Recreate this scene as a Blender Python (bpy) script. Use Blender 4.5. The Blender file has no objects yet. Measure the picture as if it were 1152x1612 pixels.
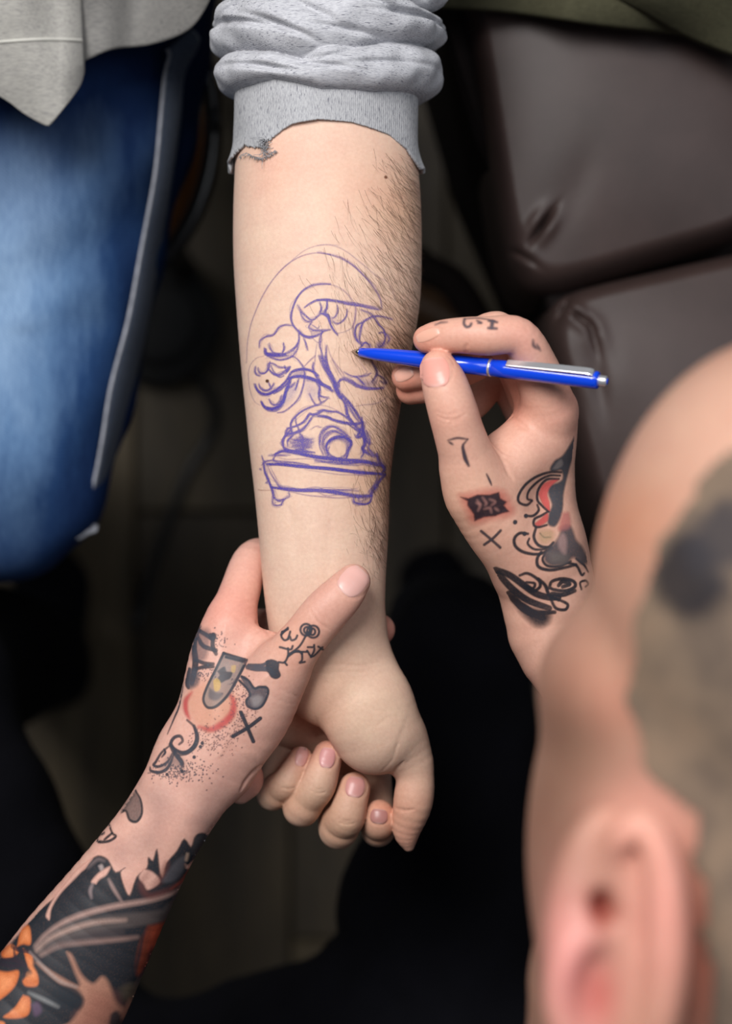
import bpy, math, random
import numpy as np
from mathutils import Vector, Matrix

random.seed(7)
RNG = np.random.default_rng(7)
C = bpy.context.scene.collection
S = bpy.context.scene

# ---------------------------------------------------------------- camera
CAM_Z = 1.65          # photographer standing, looking straight down
ARM_Z = 0.75          # height of the drawn-on forearm above the floor
FPX = 3000.0          # focal length in pixels of the 1152 x 1612 frame
cam_data = bpy.data.cameras.new('camera')
cam = bpy.data.objects.new('camera', cam_data)
C.objects.link(cam)
cam.location = (0, 0, CAM_Z)
cam.rotation_euler = (0, 0, 0)
cam_data.sensor_fit = 'HORIZONTAL'
cam_data.sensor_width = 24.0
cam_data.lens = FPX / 1152 * 24.0
cam_data.clip_start = 0.02
cam_data.clip_end = 20
cam_data.dof.use_dof = True
cam_data.dof.focus_distance = 0.895
cam_data.dof.aperture_fstop = 3.3
S.camera = cam

# ---------------------------------------------------------------- light and exposure
S.view_settings.view_transform = 'Standard'
S.view_settings.look = 'None'
S.view_settings.exposure = 0.0
S.view_settings.gamma = 1.0
S.view_settings.use_curve_mapping = False
S.cycles.use_denoising = True

world = bpy.data.worlds.new('world')
S.world = world
world.use_nodes = True
world.node_tree.nodes['Background'].inputs[0].default_value = (0.80, 0.88, 1.0, 1)
world.node_tree.nodes['Background'].inputs[1].default_value = 0.10


def area_light(name, loc, target, size, size_y, power, color):
    l = bpy.data.lights.new(name, 'AREA')
    l.shape = 'RECTANGLE'
    l.size = size
    l.size_y = size_y
    l.energy = power
    l.color = color
    o = bpy.data.objects.new(name, l)
    C.objects.link(o)
    o.location = loc
    o.rotation_euler = (Vector(target) - Vector(loc)).to_track_quat('-Z', 'Y').to_euler()
    return o


area_light('ceiling_softbox', (-0.50, 0.70, 2.10), (0.0, 0.0, 0.75), 0.75, 0.75, 31, (1.0, 0.985, 0.97))
area_light('fill_panel', (0.75, 0.35, 2.4), (0.1, 0.0, 0.75), 0.9, 0.9, 11, (0.92, 0.95, 1.0))  # unseen fill light, placed so the bottom of the frame stays darker


# ---------------------------------------------------------------- coordinates
def P(px, py, h=0.0):
    """photograph position (px, py) at height h mm above the forearm plane -> metres"""
    z = ARM_Z + h * 0.001
    k = (CAM_Z - z) / FPX
    return np.array([(px - 576) * k, (806 - py) * k, z])


def R(rpx, h=0.0):
    return rpx * (CAM_Z - ARM_Z - h * 0.001) / FPX


def lin(c):
    c = np.asarray(c, float) / 255.0
    return np.where(c <= 0.04045, c / 12.92, ((c + 0.055) / 1.055) ** 2.4)


def lin4(c):
    return tuple(lin(c)) + (1.0,)


# ---------------------------------------------------------------- scene graph helpers
def empty(name, loc=(0, 0, 0)):
    o = bpy.data.objects.new(name, None)
    o.location = loc
    o.empty_display_size = 0.05
    C.objects.link(o)
    return o


def tag(o, label=None, cat=None, group=None, kind=None):
    if label: o['label'] = label
    if cat: o['category'] = cat
    if group: o['group'] = group
    if kind: o['kind'] = kind
    return o


def mesh_obj(name, verts, faces, mat, parent=None, smooth=True):
    me = bpy.data.meshes.new(name)
    verts = np.asarray(verts, np.float32)
    if isinstance(faces, np.ndarray):
        n = faces.shape[1]
        me.vertices.add(len(verts))
        me.vertices.foreach_set('co', verts.ravel())
        me.loops.add(faces.size)
        me.loops.foreach_set('vertex_index', faces.astype(np.int32).ravel())
        me.polygons.add(len(faces))
        me.polygons.foreach_set('loop_start', np.arange(0, faces.size, n, dtype=np.int32))
        me.polygons.foreach_set('loop_total', np.full(len(faces), n, np.int32))
        me.update(calc_edges=True)
        me.validate()
    else:
        me.from_pydata([tuple(map(float, v)) for v in verts], [], faces)
    if smooth:
        me.polygons.foreach_set('use_smooth', [True] * len(me.polygons))
    me.update()
    if mat: me.materials.append(mat)
    o = bpy.data.objects.new(name, me)
    C.objects.link(o)
    if parent:
        o.parent = parent
        if parent.type == 'EMPTY':
            o.matrix_parent_inverse = Matrix.Translation(-parent.location)
    return o


def set_color_attr(o, name, rgba):
    a = o.data.color_attributes.new(name, 'FLOAT_COLOR', 'POINT')
    a.data.foreach_set('color', np.asarray(rgba, np.float32).ravel())


def grid_faces(nu, nv, wrap_u=False):
    i = np.arange(nu if wrap_u else nu - 1)
    j = np.arange(nv - 1)
    I, J = np.meshgrid(i, j, indexing='ij')
    I2 = (I + 1) % nu
    return np.stack([I * nv + J, I2 * nv + J, I2 * nv + J + 1, I * nv + J + 1], -1).reshape(-1, 4)


# ---------------------------------------------------------------- material helpers
class NT:
    def __init__(self, name):
        self.m = bpy.data.materials.new(name)
        self.m.use_nodes = True
        self.t = self.m.node_tree
        self.b = self.t.nodes['Principled BSDF']

    def n(self, typ, **kw):
        nd = self.t.nodes.new(typ)
        for k, v in kw.items():
            setattr(nd, k, v)
        return nd

    def l(self, a, b):
        self.t.links.new(a, b)

    def noise(self, scale, detail=4, rough=0.55, vec=None, stretch=None):
        nd = self.n('ShaderNodeTexNoise')
        nd.inputs['Scale'].default_value = scale
        nd.inputs['Detail'].default_value = detail
        nd.inputs['Roughness'].default_value = rough
        tc = self.n('ShaderNodeTexCoord')
        src = tc.outputs['Object']
        if stretch:
            mp = self.n('ShaderNodeMapping')
            mp.inputs['Scale'].default_value = stretch[0]
            mp.inputs['Rotation'].default_value = stretch[1] if len(stretch) > 1 else (0, 0, 0)
            self.l(src, mp.inputs['Vector'])
            src = mp.outputs['Vector']
        self.l(src, nd.inputs['Vector'])
        return nd.outputs['Fac']

    def ramp(self, fac, stops):
        r = self.n('ShaderNodeValToRGB')
        e = r.color_ramp.elements
        while len(e) < len(stops): e.new(0.5)
        for k, (p, c) in enumerate(stops):
            e[k].position = p
            e[k].color = c if len(c) == 4 else tuple(c) + (1,)
        self.l(fac, r.inputs['Fac'])
        return r.outputs['Color']

    def mix(self, fac, a, b, mode='MIX'):
        x = self.n('ShaderNodeMix', data_type='RGBA', blend_type=mode)
        for s, v in ((0, fac), (6, a), (7, b)):
            if hasattr(v, 'is_linked') or hasattr(v, 'links'):
                self.l(v, x.inputs[s])
            else:
                x.inputs[s].default_value = v
        return x.outputs[2]

    def bump(self, height, strength, dist):
        b = self.n('ShaderNodeBump')
        b.inputs['Strength'].default_value = strength
        b.inputs['Distance'].default_value = dist
        self.l(height, b.inputs['Height'])
        self.l(b.outputs['Normal'], self.b.inputs['Normal'])
        return b

    def set(self, **kw):
        names = {'color': 'Base Color', 'rough': 'Roughness', 'metal': 'Metallic', 'spec': 'Specular IOR Level',
                 'sss': 'Subsurface Weight', 'coat': 'Coat Weight', 'sheen': 'Sheen Weight'}
        for k, v in kw.items():
            self.b.inputs[names[k]].default_value = v
        return self


def simple(name, color, rough=0.5, metal=0.0, spec=0.5, var=0.12, scale=60):
    t = NT(name)
    f = t.noise(scale, 3)
    c = np.array(lin(color))
    col = t.ramp(f, [(0.3, tuple(c * (1 - var))), (0.7, tuple(np.minimum(c * (1 + var), 1)))])
    t.l(col, t.b.inputs['Base Color'])
    t.set(rough=rough, metal=metal, spec=spec)
    return t.m


# ---------------------------------------------------------------- implicit surfaces
def catmull(pts, n=6):
    pts = np.asarray(pts, float)
    if len(pts) == 2:
        t = np.linspace(0, 1, n + 1)[:, None]
        return pts[0] * (1 - t) + pts[1] * t
    ext = np.vstack([2 * pts[0] - pts[1], pts, 2 * pts[-1] - pts[-2]])
    out = []
    for i in range(1, len(ext) - 2):
        p0, p1, p2, p3 = ext[i - 1], ext[i], ext[i + 1], ext[i + 2]
        t = np.linspace(0, 1, n, endpoint=False)[:, None]
        out.append(0.5 * ((2 * p1) + (p2 - p0) * t + (2 * p0 - 5 * p1 + 4 * p2 - p3) * t ** 2 + (3 * p1 - p0 - 3 * p2 + p3) * t ** 3))
    out.append(pts[-1:])
    return np.vstack(out)


def smin(a, b, k):
    if k <= 0: return np.minimum(a, b)
    h = np.maximum(k - np.abs(a - b), 0) / k
    return np.minimum(a, b) - h * h * (k * 0.25)


BIG = 0.03


class Vol:
    """a block of voxels holding a signed distance; shapes are blended in and a surface is drawn from it"""

    def __init__(self, lo, hi, vox):
        self.lo = np.array(lo, float)
        self.vox = vox
        self.n = np.ceil((np.array(hi) - self.lo) / vox).astype(int) + 1
        self.ax = [(self.lo[i] + np.arange(self.n[i]) * vox).astype(np.float32) for i in range(3)]
        self.D = np.full(self.n, BIG, np.float32)

    def sl(self, lo, hi):
        a = np.clip(np.floor((np.array(lo) - self.lo) / self.vox).astype(int), 0, self.n)
        b = np.clip(np.ceil((np.array(hi) - self.lo) / self.vox).astype(int) + 1, 0, self.n)
        return tuple(slice(x, max(y, x)) for x, y in zip(a, b))

    def seg(self, D, a, b, ra, rb, sa=1, sb=1, nrm=(0, 0, 1), k=0.0, base=None):
        pad = max(ra, rb) + BIG * 0.35 + k
        s = self.sl(np.minimum(a, b) - pad, np.maximum(a, b) + pad)
        if any(x.stop <= x.start for x in s): return
        X = self.ax[0][s[0]][:, None, None]
        Y = self.ax[1][s[1]][None, :, None]
        Z = self.ax[2][s[2]][None, None, :]
        ba = b - a
        L2 = max(float(ba @ ba), 1e-12)
        t = np.clip(((X - a[0]) * ba[0] + (Y - a[1]) * ba[1] + (Z - a[2]) * ba[2]) / L2, 0, 1)
        vx = X - a[0] - t * ba[0]
        vy = Y - a[1] - t * ba[1]
        vz = Z - a[2] - t * ba[2]
        r = ra + (rb - ra) * t
        L = np.sqrt(vx * vx + vy * vy + vz * vz) + 1e-9
        if sa != 1 or sb != 1:
            q = 1.0 / (sa + (sb - sa) * t) - 1
            dn = (vx * nrm[0] + vy * nrm[1] + vz * nrm[2]) * q
            L3 = np.sqrt((vx + nrm[0] * dn) ** 2 + (vy + nrm[1] * dn) ** 2 + (vz + nrm[2] * dn) ** 2) + 1e-9
            d = (1 - r / L3) * L
        else:
            d = L - r
        D[s] = smin(D[s], d, k)

    def chain(self, D, pts, rad, flat=None, nrm=(0, 0, 1), n=5, k=0.0):
        """a tapering limb through the points; flat is depth / width across nrm"""
        rad = np.asarray(rad, float)
        fl = np.ones(len(rad)) if flat is None else np.asarray(flat, float) * np.ones(len(rad))
        q = catmull(np.column_stack([np.asarray(pts), rad, fl]), n)
        T = np.full(self.n, BIG, np.float32) if k > 0 else D
        nv = np.array(nrm, float)
        nv /= np.linalg.norm(nv)
        for i in range(len(q) - 1):
            self.seg(T, q[i, :3], q[i + 1, :3], q[i, 3], q[i + 1, 3], q[i, 4], q[i + 1, 4], nv)
        if k > 0:
            D[...] = smin(D, T, k)

    def ell(self, D, c, r, k=0.0, rot=None, cut=False):
        """ellipsoid; cut=True carves it out"""
        pad = max(r) + BIG * 0.35 + k
        s = self.sl(np.array(c) - pad, np.array(c) + pad)
        X = self.ax[0][s[0]][:, None, None] - c[0]
        Y = self.ax[1][s[1]][None, :, None] - c[1]
        Z = self.ax[2][s[2]][None, None, :] - c[2]
        if rot is not None:
            M = np.array(rot, float)
            X, Y, Z = (M[i, 0] * X + M[i, 1] * Y + M[i, 2] * Z for i in range(3))
        k0 = np.sqrt((X / r[0]) ** 2 + (Y / r[1]) ** 2 + (Z / r[2]) ** 2) + 1e-9
        k1 = np.sqrt((X / r[0] ** 2) ** 2 + (Y / r[1] ** 2) ** 2 + (Z / r[2] ** 2) ** 2) + 1e-9
        d = k0 * (k0 - 1) / k1
        if cut:
            D[s] = -smin(-D[s], d, k)
        else:
            D[s] = smin(D[s], d, k)

    def new(self):
        return np.full(self.n, BIG, np.float32)

    def surface(self):
        D = self.D
        ins = D < 0
        n = np.array(D.shape)
        # cells holding a sign change
        cnt = np.zeros(n - 1, np.int8)
        for dx in (0, 1):
            for dy in (0, 1):
                for dz in (0, 1):
                    cnt += ins[dx:n[0] - 1 + dx, dy:n[1] - 1 + dy, dz:n[2] - 1 + dz]
        act = (cnt > 0) & (cnt < 8)
        idx = np.argwhere(act)
        num = np.full(n - 1, -1, np.int32)
        num[act] = np.arange(len(idx))
        val = {}
        for c in range(8):
            o = np.array([c & 1, c >> 1 & 1, c >> 2 & 1])
            q = idx + o
            val[c] = D[q[:, 0], q[:, 1], q[:, 2]].astype(np.float64)
        acc = np.zeros((len(idx), 3))
        m = np.zeros(len(idx))
        for c in range(8):
            for a in range(3):
                if c >> a & 1: continue
                e = c | 1 << a
                ch = (val[c] < 0) != (val[e] < 0)
                den = np.where(ch, val[c] - val[e], 1.0)
                t = np.where(ch, val[c] / den, 0)
                p = np.array([c & 1, c >> 1 & 1, c >> 2 & 1], float)[None, :] * np.ones((len(idx), 1))
                p[:, a] += t
                acc += p * ch[:, None]
                m += ch
        V = self.lo + (idx + acc / m[:, None]) * self.vox
        faces = []
        for a in range(3):
            b, c = (a + 1) % 3, (a + 2) % 3
            sa = [slice(None)] * 3
            sb = [slice(None)] * 3
            sa[a] = slice(0, n[a] - 1)
            sb[a] = slice(1, n[a])
            A, B = ins[tuple(sa)], ins[tuple(sb)]
            ch = A != B
            q = np.argwhere(ch)
            ok = (q[:, b] > 0) & (q[:, c] > 0) & (q[:, b] < n[b] - 1) & (q[:, c] < n[c] - 1)
            q = q[ok]
            f = []
            for db, dc in ((-1, -1), (0, -1), (0, 0), (-1, 0)):
                w = q.copy()
                w[:, b] += db
                w[:, c] += dc
                f.append(num[w[:, 0], w[:, 1], w[:, 2]])
            f = np.stack(f, 1)
            flip = ~A[tuple(q.T)]
            f[flip] = f[flip][:, ::-1]
            faces.append(f)
        F = np.vstack(faces)
        F = F[(F >= 0).all(1)]
        return V, F

    def height(self):
        """height of the topmost skin over every column"""
        ins = self.D < 0
        r = ins[:, :, ::-1]
        k = r.argmax(2)
        any_ = r.any(2)
        nz = self.n[2]
        ki = np.clip(nz - 1 - k, 0, nz - 2)
        I, J = np.meshgrid(np.arange(self.n[0]), np.arange(self.n[1]), indexing='ij')
        d0, d1 = self.D[I, J, ki], self.D[I, J, ki + 1]
        t = np.clip(d0 / np.where(d0 != d1, d0 - d1, 1), 0, 1)
        H = self.lo[2] + (ki + t) * self.vox
        H[~any_] = np.nan
        return H


class Skin:
    """skin surface with its height map, fine creases and painted-in tone"""

    def __init__(self, vol):
        self.vol = vol
        self.H = vol.height()
        Hf = np.where(np.isnan(self.H), -9, self.H)
        self.Hf = Hf
        self.V, self.F = vol.surface()
        self.grooves = []

    def z(self, x, y, fill=None):
        v = self.vol
        fx = np.clip((np.asarray(x) - v.lo[0]) / v.vox, 0, v.n[0] - 1.001)
        fy = np.clip((np.asarray(y) - v.lo[1]) / v.vox, 0, v.n[1] - 1.001)
        i, j = fx.astype(int), fy.astype(int)
        u, w = fx - i, fy - j
        h = self.Hf
        a, b, c, d = h[i, j], h[i + 1, j], h[i, j + 1], h[i + 1, j + 1]
        m = np.maximum(np.maximum(a, b), np.maximum(c, d))
        bad = lambda q: np.where(m - q > 0.006, m, q)
        a, b, c, d = bad(a), bad(b), bad(c), bad(d)
        return (a * (1 - u) + b * u) * (1 - w) + (c * (1 - u) + d * u) * w

    def hit(self, pts):
        """photograph points -> points on the skin"""
        pts = np.asarray(pts, float)
        z = np.full(len(pts), float(np.nanmedian(self.H)))
        for _ in range(12):
            k = (CAM_Z - z) / FPX
            x, y = (pts[:, 0] - 576) * k, (806 - pts[:, 1]) * k
            zn = self.z(x, y)
            z = np.where(zn > 0, zn, z)
        return np.column_stack([x, y, z])

    def groove(self, pts, width_mm, depth_mm, n=6):
        w = self.hit(catmull(pts, n))
        self.grooves.append((w[:, :2], width_mm * 1e-3, depth_mm * 1e-3))

    def disp(self, x, y):
        out = np.zeros(np.shape(x))
        for line, w, dep in self.grooves:
            lo, hi = line.min(0) - 3 * w, line.max(0) + 3 * w
            m = (x > lo[0]) & (x < hi[0]) & (y > lo[1]) & (y < hi[1])
            if not m.any(): continue
            xx, yy = x[m], y[m]
            best = np.full(xx.shape, 1.0)
            n = len(line)
            for i in range(n - 1):
                a, b = line[i], line[i + 1]
                ba = b - a
                t = np.clip(((xx - a[0]) * ba[0] + (yy - a[1]) * ba[1]) / max(ba @ ba, 1e-12), 0, 1)
                e = 1 - 0.75 * abs(2 * (i + t) / (n - 1) - 1) ** 3      # fades to its ends
                d = np.hypot(xx - a[0] - t * ba[0], yy - a[1] - t * ba[1]) / e
                best = np.minimum(best, d)
            out[m] -= dep * np.exp(-(best / w) ** 2)
        return out

    def normals2(self, x, y):
        e = 0.0009
        dx = (self.z(x + e, y) - self.z(x - e, y)) / (2 * e)
        dy = (self.z(x, y + e) - self.z(x, y - e)) / (2 * e)
        dx, dy = np.clip(dx, -3, 3), np.clip(dy, -3, 3)
        N = np.stack([-dx, -dy, np.ones_like(dx)], -1)
        return N / np.linalg.norm(N, axis=-1, keepdims=True)

    def on(self, x, y, off):
        """points lying off metres above the skin over (x, y)"""
        z = self.z(x, y)
        N = self.normals2(x, y)
        d = self.disp(x, y) + off
        return np.stack([x, y, z], -1) + N * d[..., None]

    def finish_verts(self):
        V = self.V
        if self.grooves:
            top = np.abs(self.z(V[:, 0], V[:, 1]) - V[:, 2]) < 0.0015
            d = np.zeros(len(V))
            d[top] = self.disp(V[top, 0], V[top, 1])
            m = d != 0
            V[m] += self.normals2(V[m, 0], V[m, 1]) * d[m][:, None]
        return V


def tone_attr(V, base, blobs):
    """skin tone: base colour pulled towards other tones around places on the body (x, y, z, radius, colour, weight)"""
    col = np.tile(lin(base), (len(V), 1))
    for (c, r, rgb, w) in blobs:
        d = np.linalg.norm((V - c) / np.asarray(r), axis=1)
        f = (w * np.exp(-d ** 2))[:, None]
        col = col * (1 - f) + lin(rgb) * f
    return np.column_stack([col, np.ones(len(V))])

# ---------------------------------------------------------------- floor
def floor_material(name, c1, c2):
    t = NT(name)
    f = t.noise(9, 6, 0.6, stretch=((3.2, 0.6, 1),))
    g = t.noise(40, 4, 0.6, stretch=((4, 0.4, 1),))
    col = t.ramp(f, [(0.32, tuple(lin(c1))), (0.68, tuple(lin(c2)))])
    col = t.mix(0.35, col, t.ramp(g, [(0.3, (0.010, 0.008, 0.005)), (0.7, (0.05, 0.042, 0.03))]))
    t.l(col, t.b.inputs['Base Color'])
    t.bump(g, 0.3, 0.002)
    t.set(rough=0.55, spec=0.3)
    return t.m


M_floor_base = simple('floor joint dark', (14, 12, 9), 0.9)
plank_mats = [floor_material('worn oak plank light', (64, 53, 37), (108, 93, 68)),
              floor_material('worn oak plank mid', (54, 45, 31), (92, 79, 56)),
              floor_material('worn oak plank dark', (38, 30, 20), (70, 58, 39))]
floor = mesh_obj('floor', [(-1.6, -1.6, -0.012), (1.6, -1.6, -0.012), (1.6, 1.6, -0.012), (-1.6, 1.6, -0.012)], [(0, 1, 2, 3)], M_floor_base, smooth=False)
tag(floor, 'dark worn wooden plank floor far below the arms', kind='structure')


def box_verts(x0, x1, y0, y1, z0, z1, b):
    v = [(x0, y0, z0), (x1, y0, z0), (x1, y1, z0), (x0, y1, z0), (x0, y0, z1 - b), (x1, y0, z1 - b), (x1, y1, z1 - b), (x0, y1, z1 - b),
         (x0 + b, y0 + b, z1), (x1 - b, y0 + b, z1), (x1 - b, y1 - b, z1), (x0 + b, y1 - b, z1)]
    f = [(0, 1, 5, 4), (1, 2, 6, 5), (2, 3, 7, 6), (3, 0, 4, 7), (4, 5, 9, 8), (5, 6, 10, 9), (6, 7, 11, 10), (7, 4, 8, 11), (8, 9, 10, 11), (3, 2, 1, 0)]
    return v, f


PW = 0.135
plank_meshes = {}
k = 0
for i in range(-5, 6):
    x0 = -0.20 + i * PW
    off = (i * 0.37) % 0.9
    for j in range(-1, 2):
        y0 = -0.45 - off + j * 0.9 + 0.45
        key = (i * 7 + j * 3) % 3 if i >= 0 else (0 if (i + j) % 2 else 1)
        if i >= 0: key = 2 if (i + j) % 3 else 1
        if key not in plank_meshes:
            v, f = box_verts(0.0012, PW - 0.0012, 0.0012, 0.9 - 0.0012, -0.012, 0, 0.0015)
            p = mesh_obj('plank', v, f, plank_mats[key], floor, smooth=False)
            plank_meshes[key] = p.data
        else:
            p = bpy.data.objects.new('plank', plank_meshes[key])
            C.objects.link(p)
            p.parent = floor
        p.location = (x0, y0, RNG.uniform(-0.0006, 0.0))

# ---------------------------------------------------------------- skin materials
def skin_material(name, rough=0.5, sss=0.12, mottle=0.10):
    t = NT(name)
    a = t.n('ShaderNodeAttribute', attribute_name='tone')
    f = t.noise(70, 5, 0.6)
    f2 = t.noise(600, 3, 0.5)
    m = t.ramp(f, [(0.3, (1 - mottle * 0.6, 1 - mottle * 1.2, 1 - mottle * 1.1)), (0.7, (1, 1, 1))])
    m2 = t.ramp(f2, [(0.3, (0.93, 0.90, 0.89)), (0.7, (1, 1, 1))])
    col = t.mix(1.0, t.mix(1.0, a.outputs['Color'], m, 'MULTIPLY'), m2, 'MULTIPLY')
    t.l(col, t.b.inputs['Base Color'])
    v = t.n('ShaderNodeTexVoronoi', feature='DISTANCE_TO_EDGE')
    tc = t.n('ShaderNodeTexCoord')
    v.inputs['Scale'].default_value = 1100
    t.l(tc.outputs['Object'], v.inputs['Vector'])
    ad = t.n('ShaderNodeMath', operation='ADD')
    t.l(v.outputs['Distance'], ad.inputs[0])
    t.l(f2, ad.inputs[1])
    t.bump(ad.outputs[0], 0.16, 0.0004)
    t.set(rough=rough, spec=0.35, sss=sss)
    t.b.inputs['Subsurface Radius'].default_value = (1.0, 0.35, 0.2)
    t.b.inputs['Subsurface Scale'].default_value = 0.004
    return t.m


M_skin_a = skin_material('client skin', 0.55)
M_skin_b = skin_material('artist skin', 0.48)


def nail_material(name):
    t = NT(name)
    a = t.n('ShaderNodeAttribute', attribute_name='tone')
    t.l(a.outputs['Color'], t.b.inputs['Base Color'])
    f = t.noise(900, 2, 0.5, stretch=((0.2, 1, 1),))
    t.bump(f, 0.08, 0.0002)
    t.set(rough=0.33, spec=0.45, sss=0.1)
    t.b.inputs['Subsurface Scale'].default_value = 0.002
    t.b.inputs['Subsurface Radius'].default_value = (1, 0.4, 0.3)
    return t.m


M_nail = nail_material('fingernail')


def ink_material(name, breakup=0.25, scale=1500, lo=0.35, hi=0.6):
    t = NT(name)
    a = t.n('ShaderNodeAttribute', attribute_name='ink')
    t.l(a.outputs['Color'], t.b.inputs['Base Color'])
    t.set(rough=0.5, spec=0.3)
    f = t.noise(scale, 3, 0.6)
    r = t.n('ShaderNodeMapRange')
    r.inputs['From Min'].default_value = lo
    r.inputs['From Max'].default_value = hi
    r.inputs['To Min'].default_value = 1 - breakup
    r.inputs['To Max'].default_value = 1
    t.l(f, r.inputs['Value'])
    mu = t.n('ShaderNodeMath', operation='MULTIPLY')
    t.l(a.outputs['Alpha'], mu.inputs[0])
    t.l(r.outputs['Result'], mu.inputs[1])
    tr = t.n('ShaderNodeBsdfTransparent')
    mx = t.n('ShaderNodeMixShader')
    t.l(mu.outputs[0], mx.inputs[0])
    t.l(tr.outputs[0], mx.inputs[1])
    t.l(t.b.outputs[0], mx.inputs[2])
    t.l(mx.outputs[0], t.t.nodes['Material Output'].inputs['Surface'])
    return t.m


M_pen_ink = ink_material('ballpoint ink on skin', 0.45, 2200)
M_tattoo_ink = ink_material('tattoo ink in skin', 0.12, 900)


# ---------------------------------------------------------------- ink drawn on skin
class Ink:
    """strokes gathered on a fine sheet that lies on the skin"""

    def __init__(self, skin, corners, cell_mm):
        w = skin.hit(corners)
        self.skin = skin
        self.c = cell_mm * 1e-3
        self.lo = w[:, :2].min(0) - 0.001
        self.n = np.ceil((w[:, :2].max(0) + 0.001 - self.lo) / self.c).astype(int) + 1
        self.rgb = np.zeros((self.n[0], self.n[1], 3))
        self.a = np.zeros((self.n[0], self.n[1]))
        self.crop = (0, 0, 1)

    def frame(self, x0, y0, scale):
        """following points are read in a crop of the photograph"""
        self.crop = (x0, y0, scale)
        return self

    def pts(self, p):
        p = np.asarray(p, float).reshape(-1, 2)
        x0, y0, s = self.crop
        return np.column_stack([x0 + p[:, 0] / s, y0 + p[:, 1] / s])

    def over(self, s, al, col, erase=False):
        A = self.a[s]
        if erase:
            self.a[s] = A * (1 - al)
            return
        out = al + A * (1 - al)
        f = (al / np.maximum(out, 1e-6))[..., None]
        self.rgb[s] = self.rgb[s] * (1 - f) + np.asarray(lin(col)) * f
        self.a[s] = out

    def win(self, lo, hi):
        a = np.clip(np.floor((lo - self.lo) / self.c).astype(int), 0, self.n)
        b = np.clip(np.ceil((hi - self.lo) / self.c).astype(int) + 1, 0, self.n)
        if (b <= a).any(): return None, None, None
        X = self.lo[0] + np.arange(a[0], b[0]) * self.c
        Y = self.lo[1] + np.arange(a[1], b[1]) * self.c
        return (slice(a[0], b[0]), slice(a[1], b[1])), X[:, None], Y[None, :]

    def line(self, p, w=2.0, col=(70, 60, 160), al=0.8, soft=0.8, n=7, taper=0.3, jit=0.0, erase=False):
        q = catmull(self.pts(p), n)
        if jit: q = q + RNG.normal(0, jit, (1, 2)) + np.cumsum(RNG.normal(0, jit * 0.15, q.shape), 0)
        W = self.skin.hit(q)[:, :2]
        px = 0.0003
        hw, sf = w * px / 2, soft * px
        pad = hw + sf + self.c
        s, X, Y = self.win(W.min(0) - pad, W.max(0) + pad)
        if s is None: return
        best = np.zeros((X.shape[0], Y.shape[1]))
        m = len(W) - 1
        for i in range(m):
            a, b = W[i], W[i + 1]
            if np.abs(b - a).max() > 0.012: continue
            i0 = max(int((min(a[0], b[0]) - pad - X[0, 0]) / self.c), 0)
            i1 = int((max(a[0], b[0]) + pad - X[0, 0]) / self.c) + 2
            j0 = max(int((min(a[1], b[1]) - pad - Y[0, 0]) / self.c), 0)
            j1 = int((max(a[1], b[1]) + pad - Y[0, 0]) / self.c) + 2
            x, y = X[i0:i1], Y[:, j0:j1]
            ba = b - a
            t = np.clip(((x - a[0]) * ba[0] + (y - a[1]) * ba[1]) / max(ba @ ba, 1e-12), 0, 1)
            d = np.hypot(x - a[0] - t * ba[0], y - a[1] - t * ba[1])
            u = (i + t) / m
            e = 1 - taper * np.abs(2 * u - 1) ** 2
            v = np.clip((hw * e + sf - d) / (2 * sf), 0, 1) * e
            best[i0:i1, j0:j1] = np.maximum(best[i0:i1, j0:j1], v)
        self.over(s, best * al, col, erase)

    def fill(self, p, col=(40, 44, 50), al=0.85, soft=1.0, n=5, erase=False, smooth=True, grain=0.0):
        p = self.pts(p)
        if smooth:
            q = catmull(np.vstack([p, p[:1]]), n)[:-1]
        else:
            q = p
        W = self.skin.hit(q)[:, :2]
        sf = soft * 0.0003
        s, X, Y = self.win(W.min(0) - sf * 2, W.max(0) + sf * 2)
        if s is None: return
        ins = np.zeros((X.shape[0], Y.shape[1]), bool)
        dist = np.full(ins.shape, 1.0)
        m = len(W)
        for i in range(m):
            a, b = W[i], W[(i + 1) % m]
            ba = b - a
            if abs(ba[1]) > 1e-12:
                c = ((a[1] > Y) != (b[1] > Y))
                xi = a[0] + (Y - a[1]) * ba[0] / ba[1]
                ins ^= c & (X < xi)
            t = np.clip(((X - a[0]) * ba[0] + (Y - a[1]) * ba[1]) / max(ba @ ba, 1e-12), 0, 1)
            dist = np.minimum(dist, np.hypot(X - a[0] - t * ba[0], Y - a[1] - t * ba[1]))
        sd = np.where(ins, dist, -dist)
        al_ = np.clip(0.5 + sd / (2 * sf), 0, 1) * al
        if grain: al_ = al_ * (1 - grain * RNG.random(al_.shape))
        self.over(s, al_, col, erase)

    def dots(self, p, r=1.2, col=(50, 50, 62), al=0.7):
        W = self.skin.hit(self.pts(p))[:, :2]
        r = np.broadcast_to(r, (len(W),))
        for w, rr in zip(W, r):
            q = rr * 0.0003
            s, X, Y = self.win(w - q - 0.0005, w + q + 0.0005)
            if s is None: continue
            d = np.hypot(X - w[0], Y - w[1])
            self.over(s, np.clip((q - d) / 0.0004 + 0.5, 0, 1) * al, col)

    def build(self, name, mat, parent, off=0.00010, label=None):
        a = self.a
        X = self.lo[0] + np.arange(self.n[0]) * self.c
        Y = self.lo[1] + np.arange(self.n[1]) * self.c
        GX, GY = np.meshgrid(X, Y, indexing='ij')
        on = a > 0.015
        cell = on[:-1, :-1] | on[1:, :-1] | on[:-1, 1:] | on[1:, 1:]
        # keep off columns whose skin is missing or torn by a silhouette
        Z = self.skin.z(GX, GY)
        zs = np.stack([Z[:-1, :-1], Z[1:, :-1], Z[:-1, 1:], Z[1:, 1:]])
        cell &= (zs.min(0) > 0) & (zs.max(0) - zs.min(0) < self.c * 4)
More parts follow.
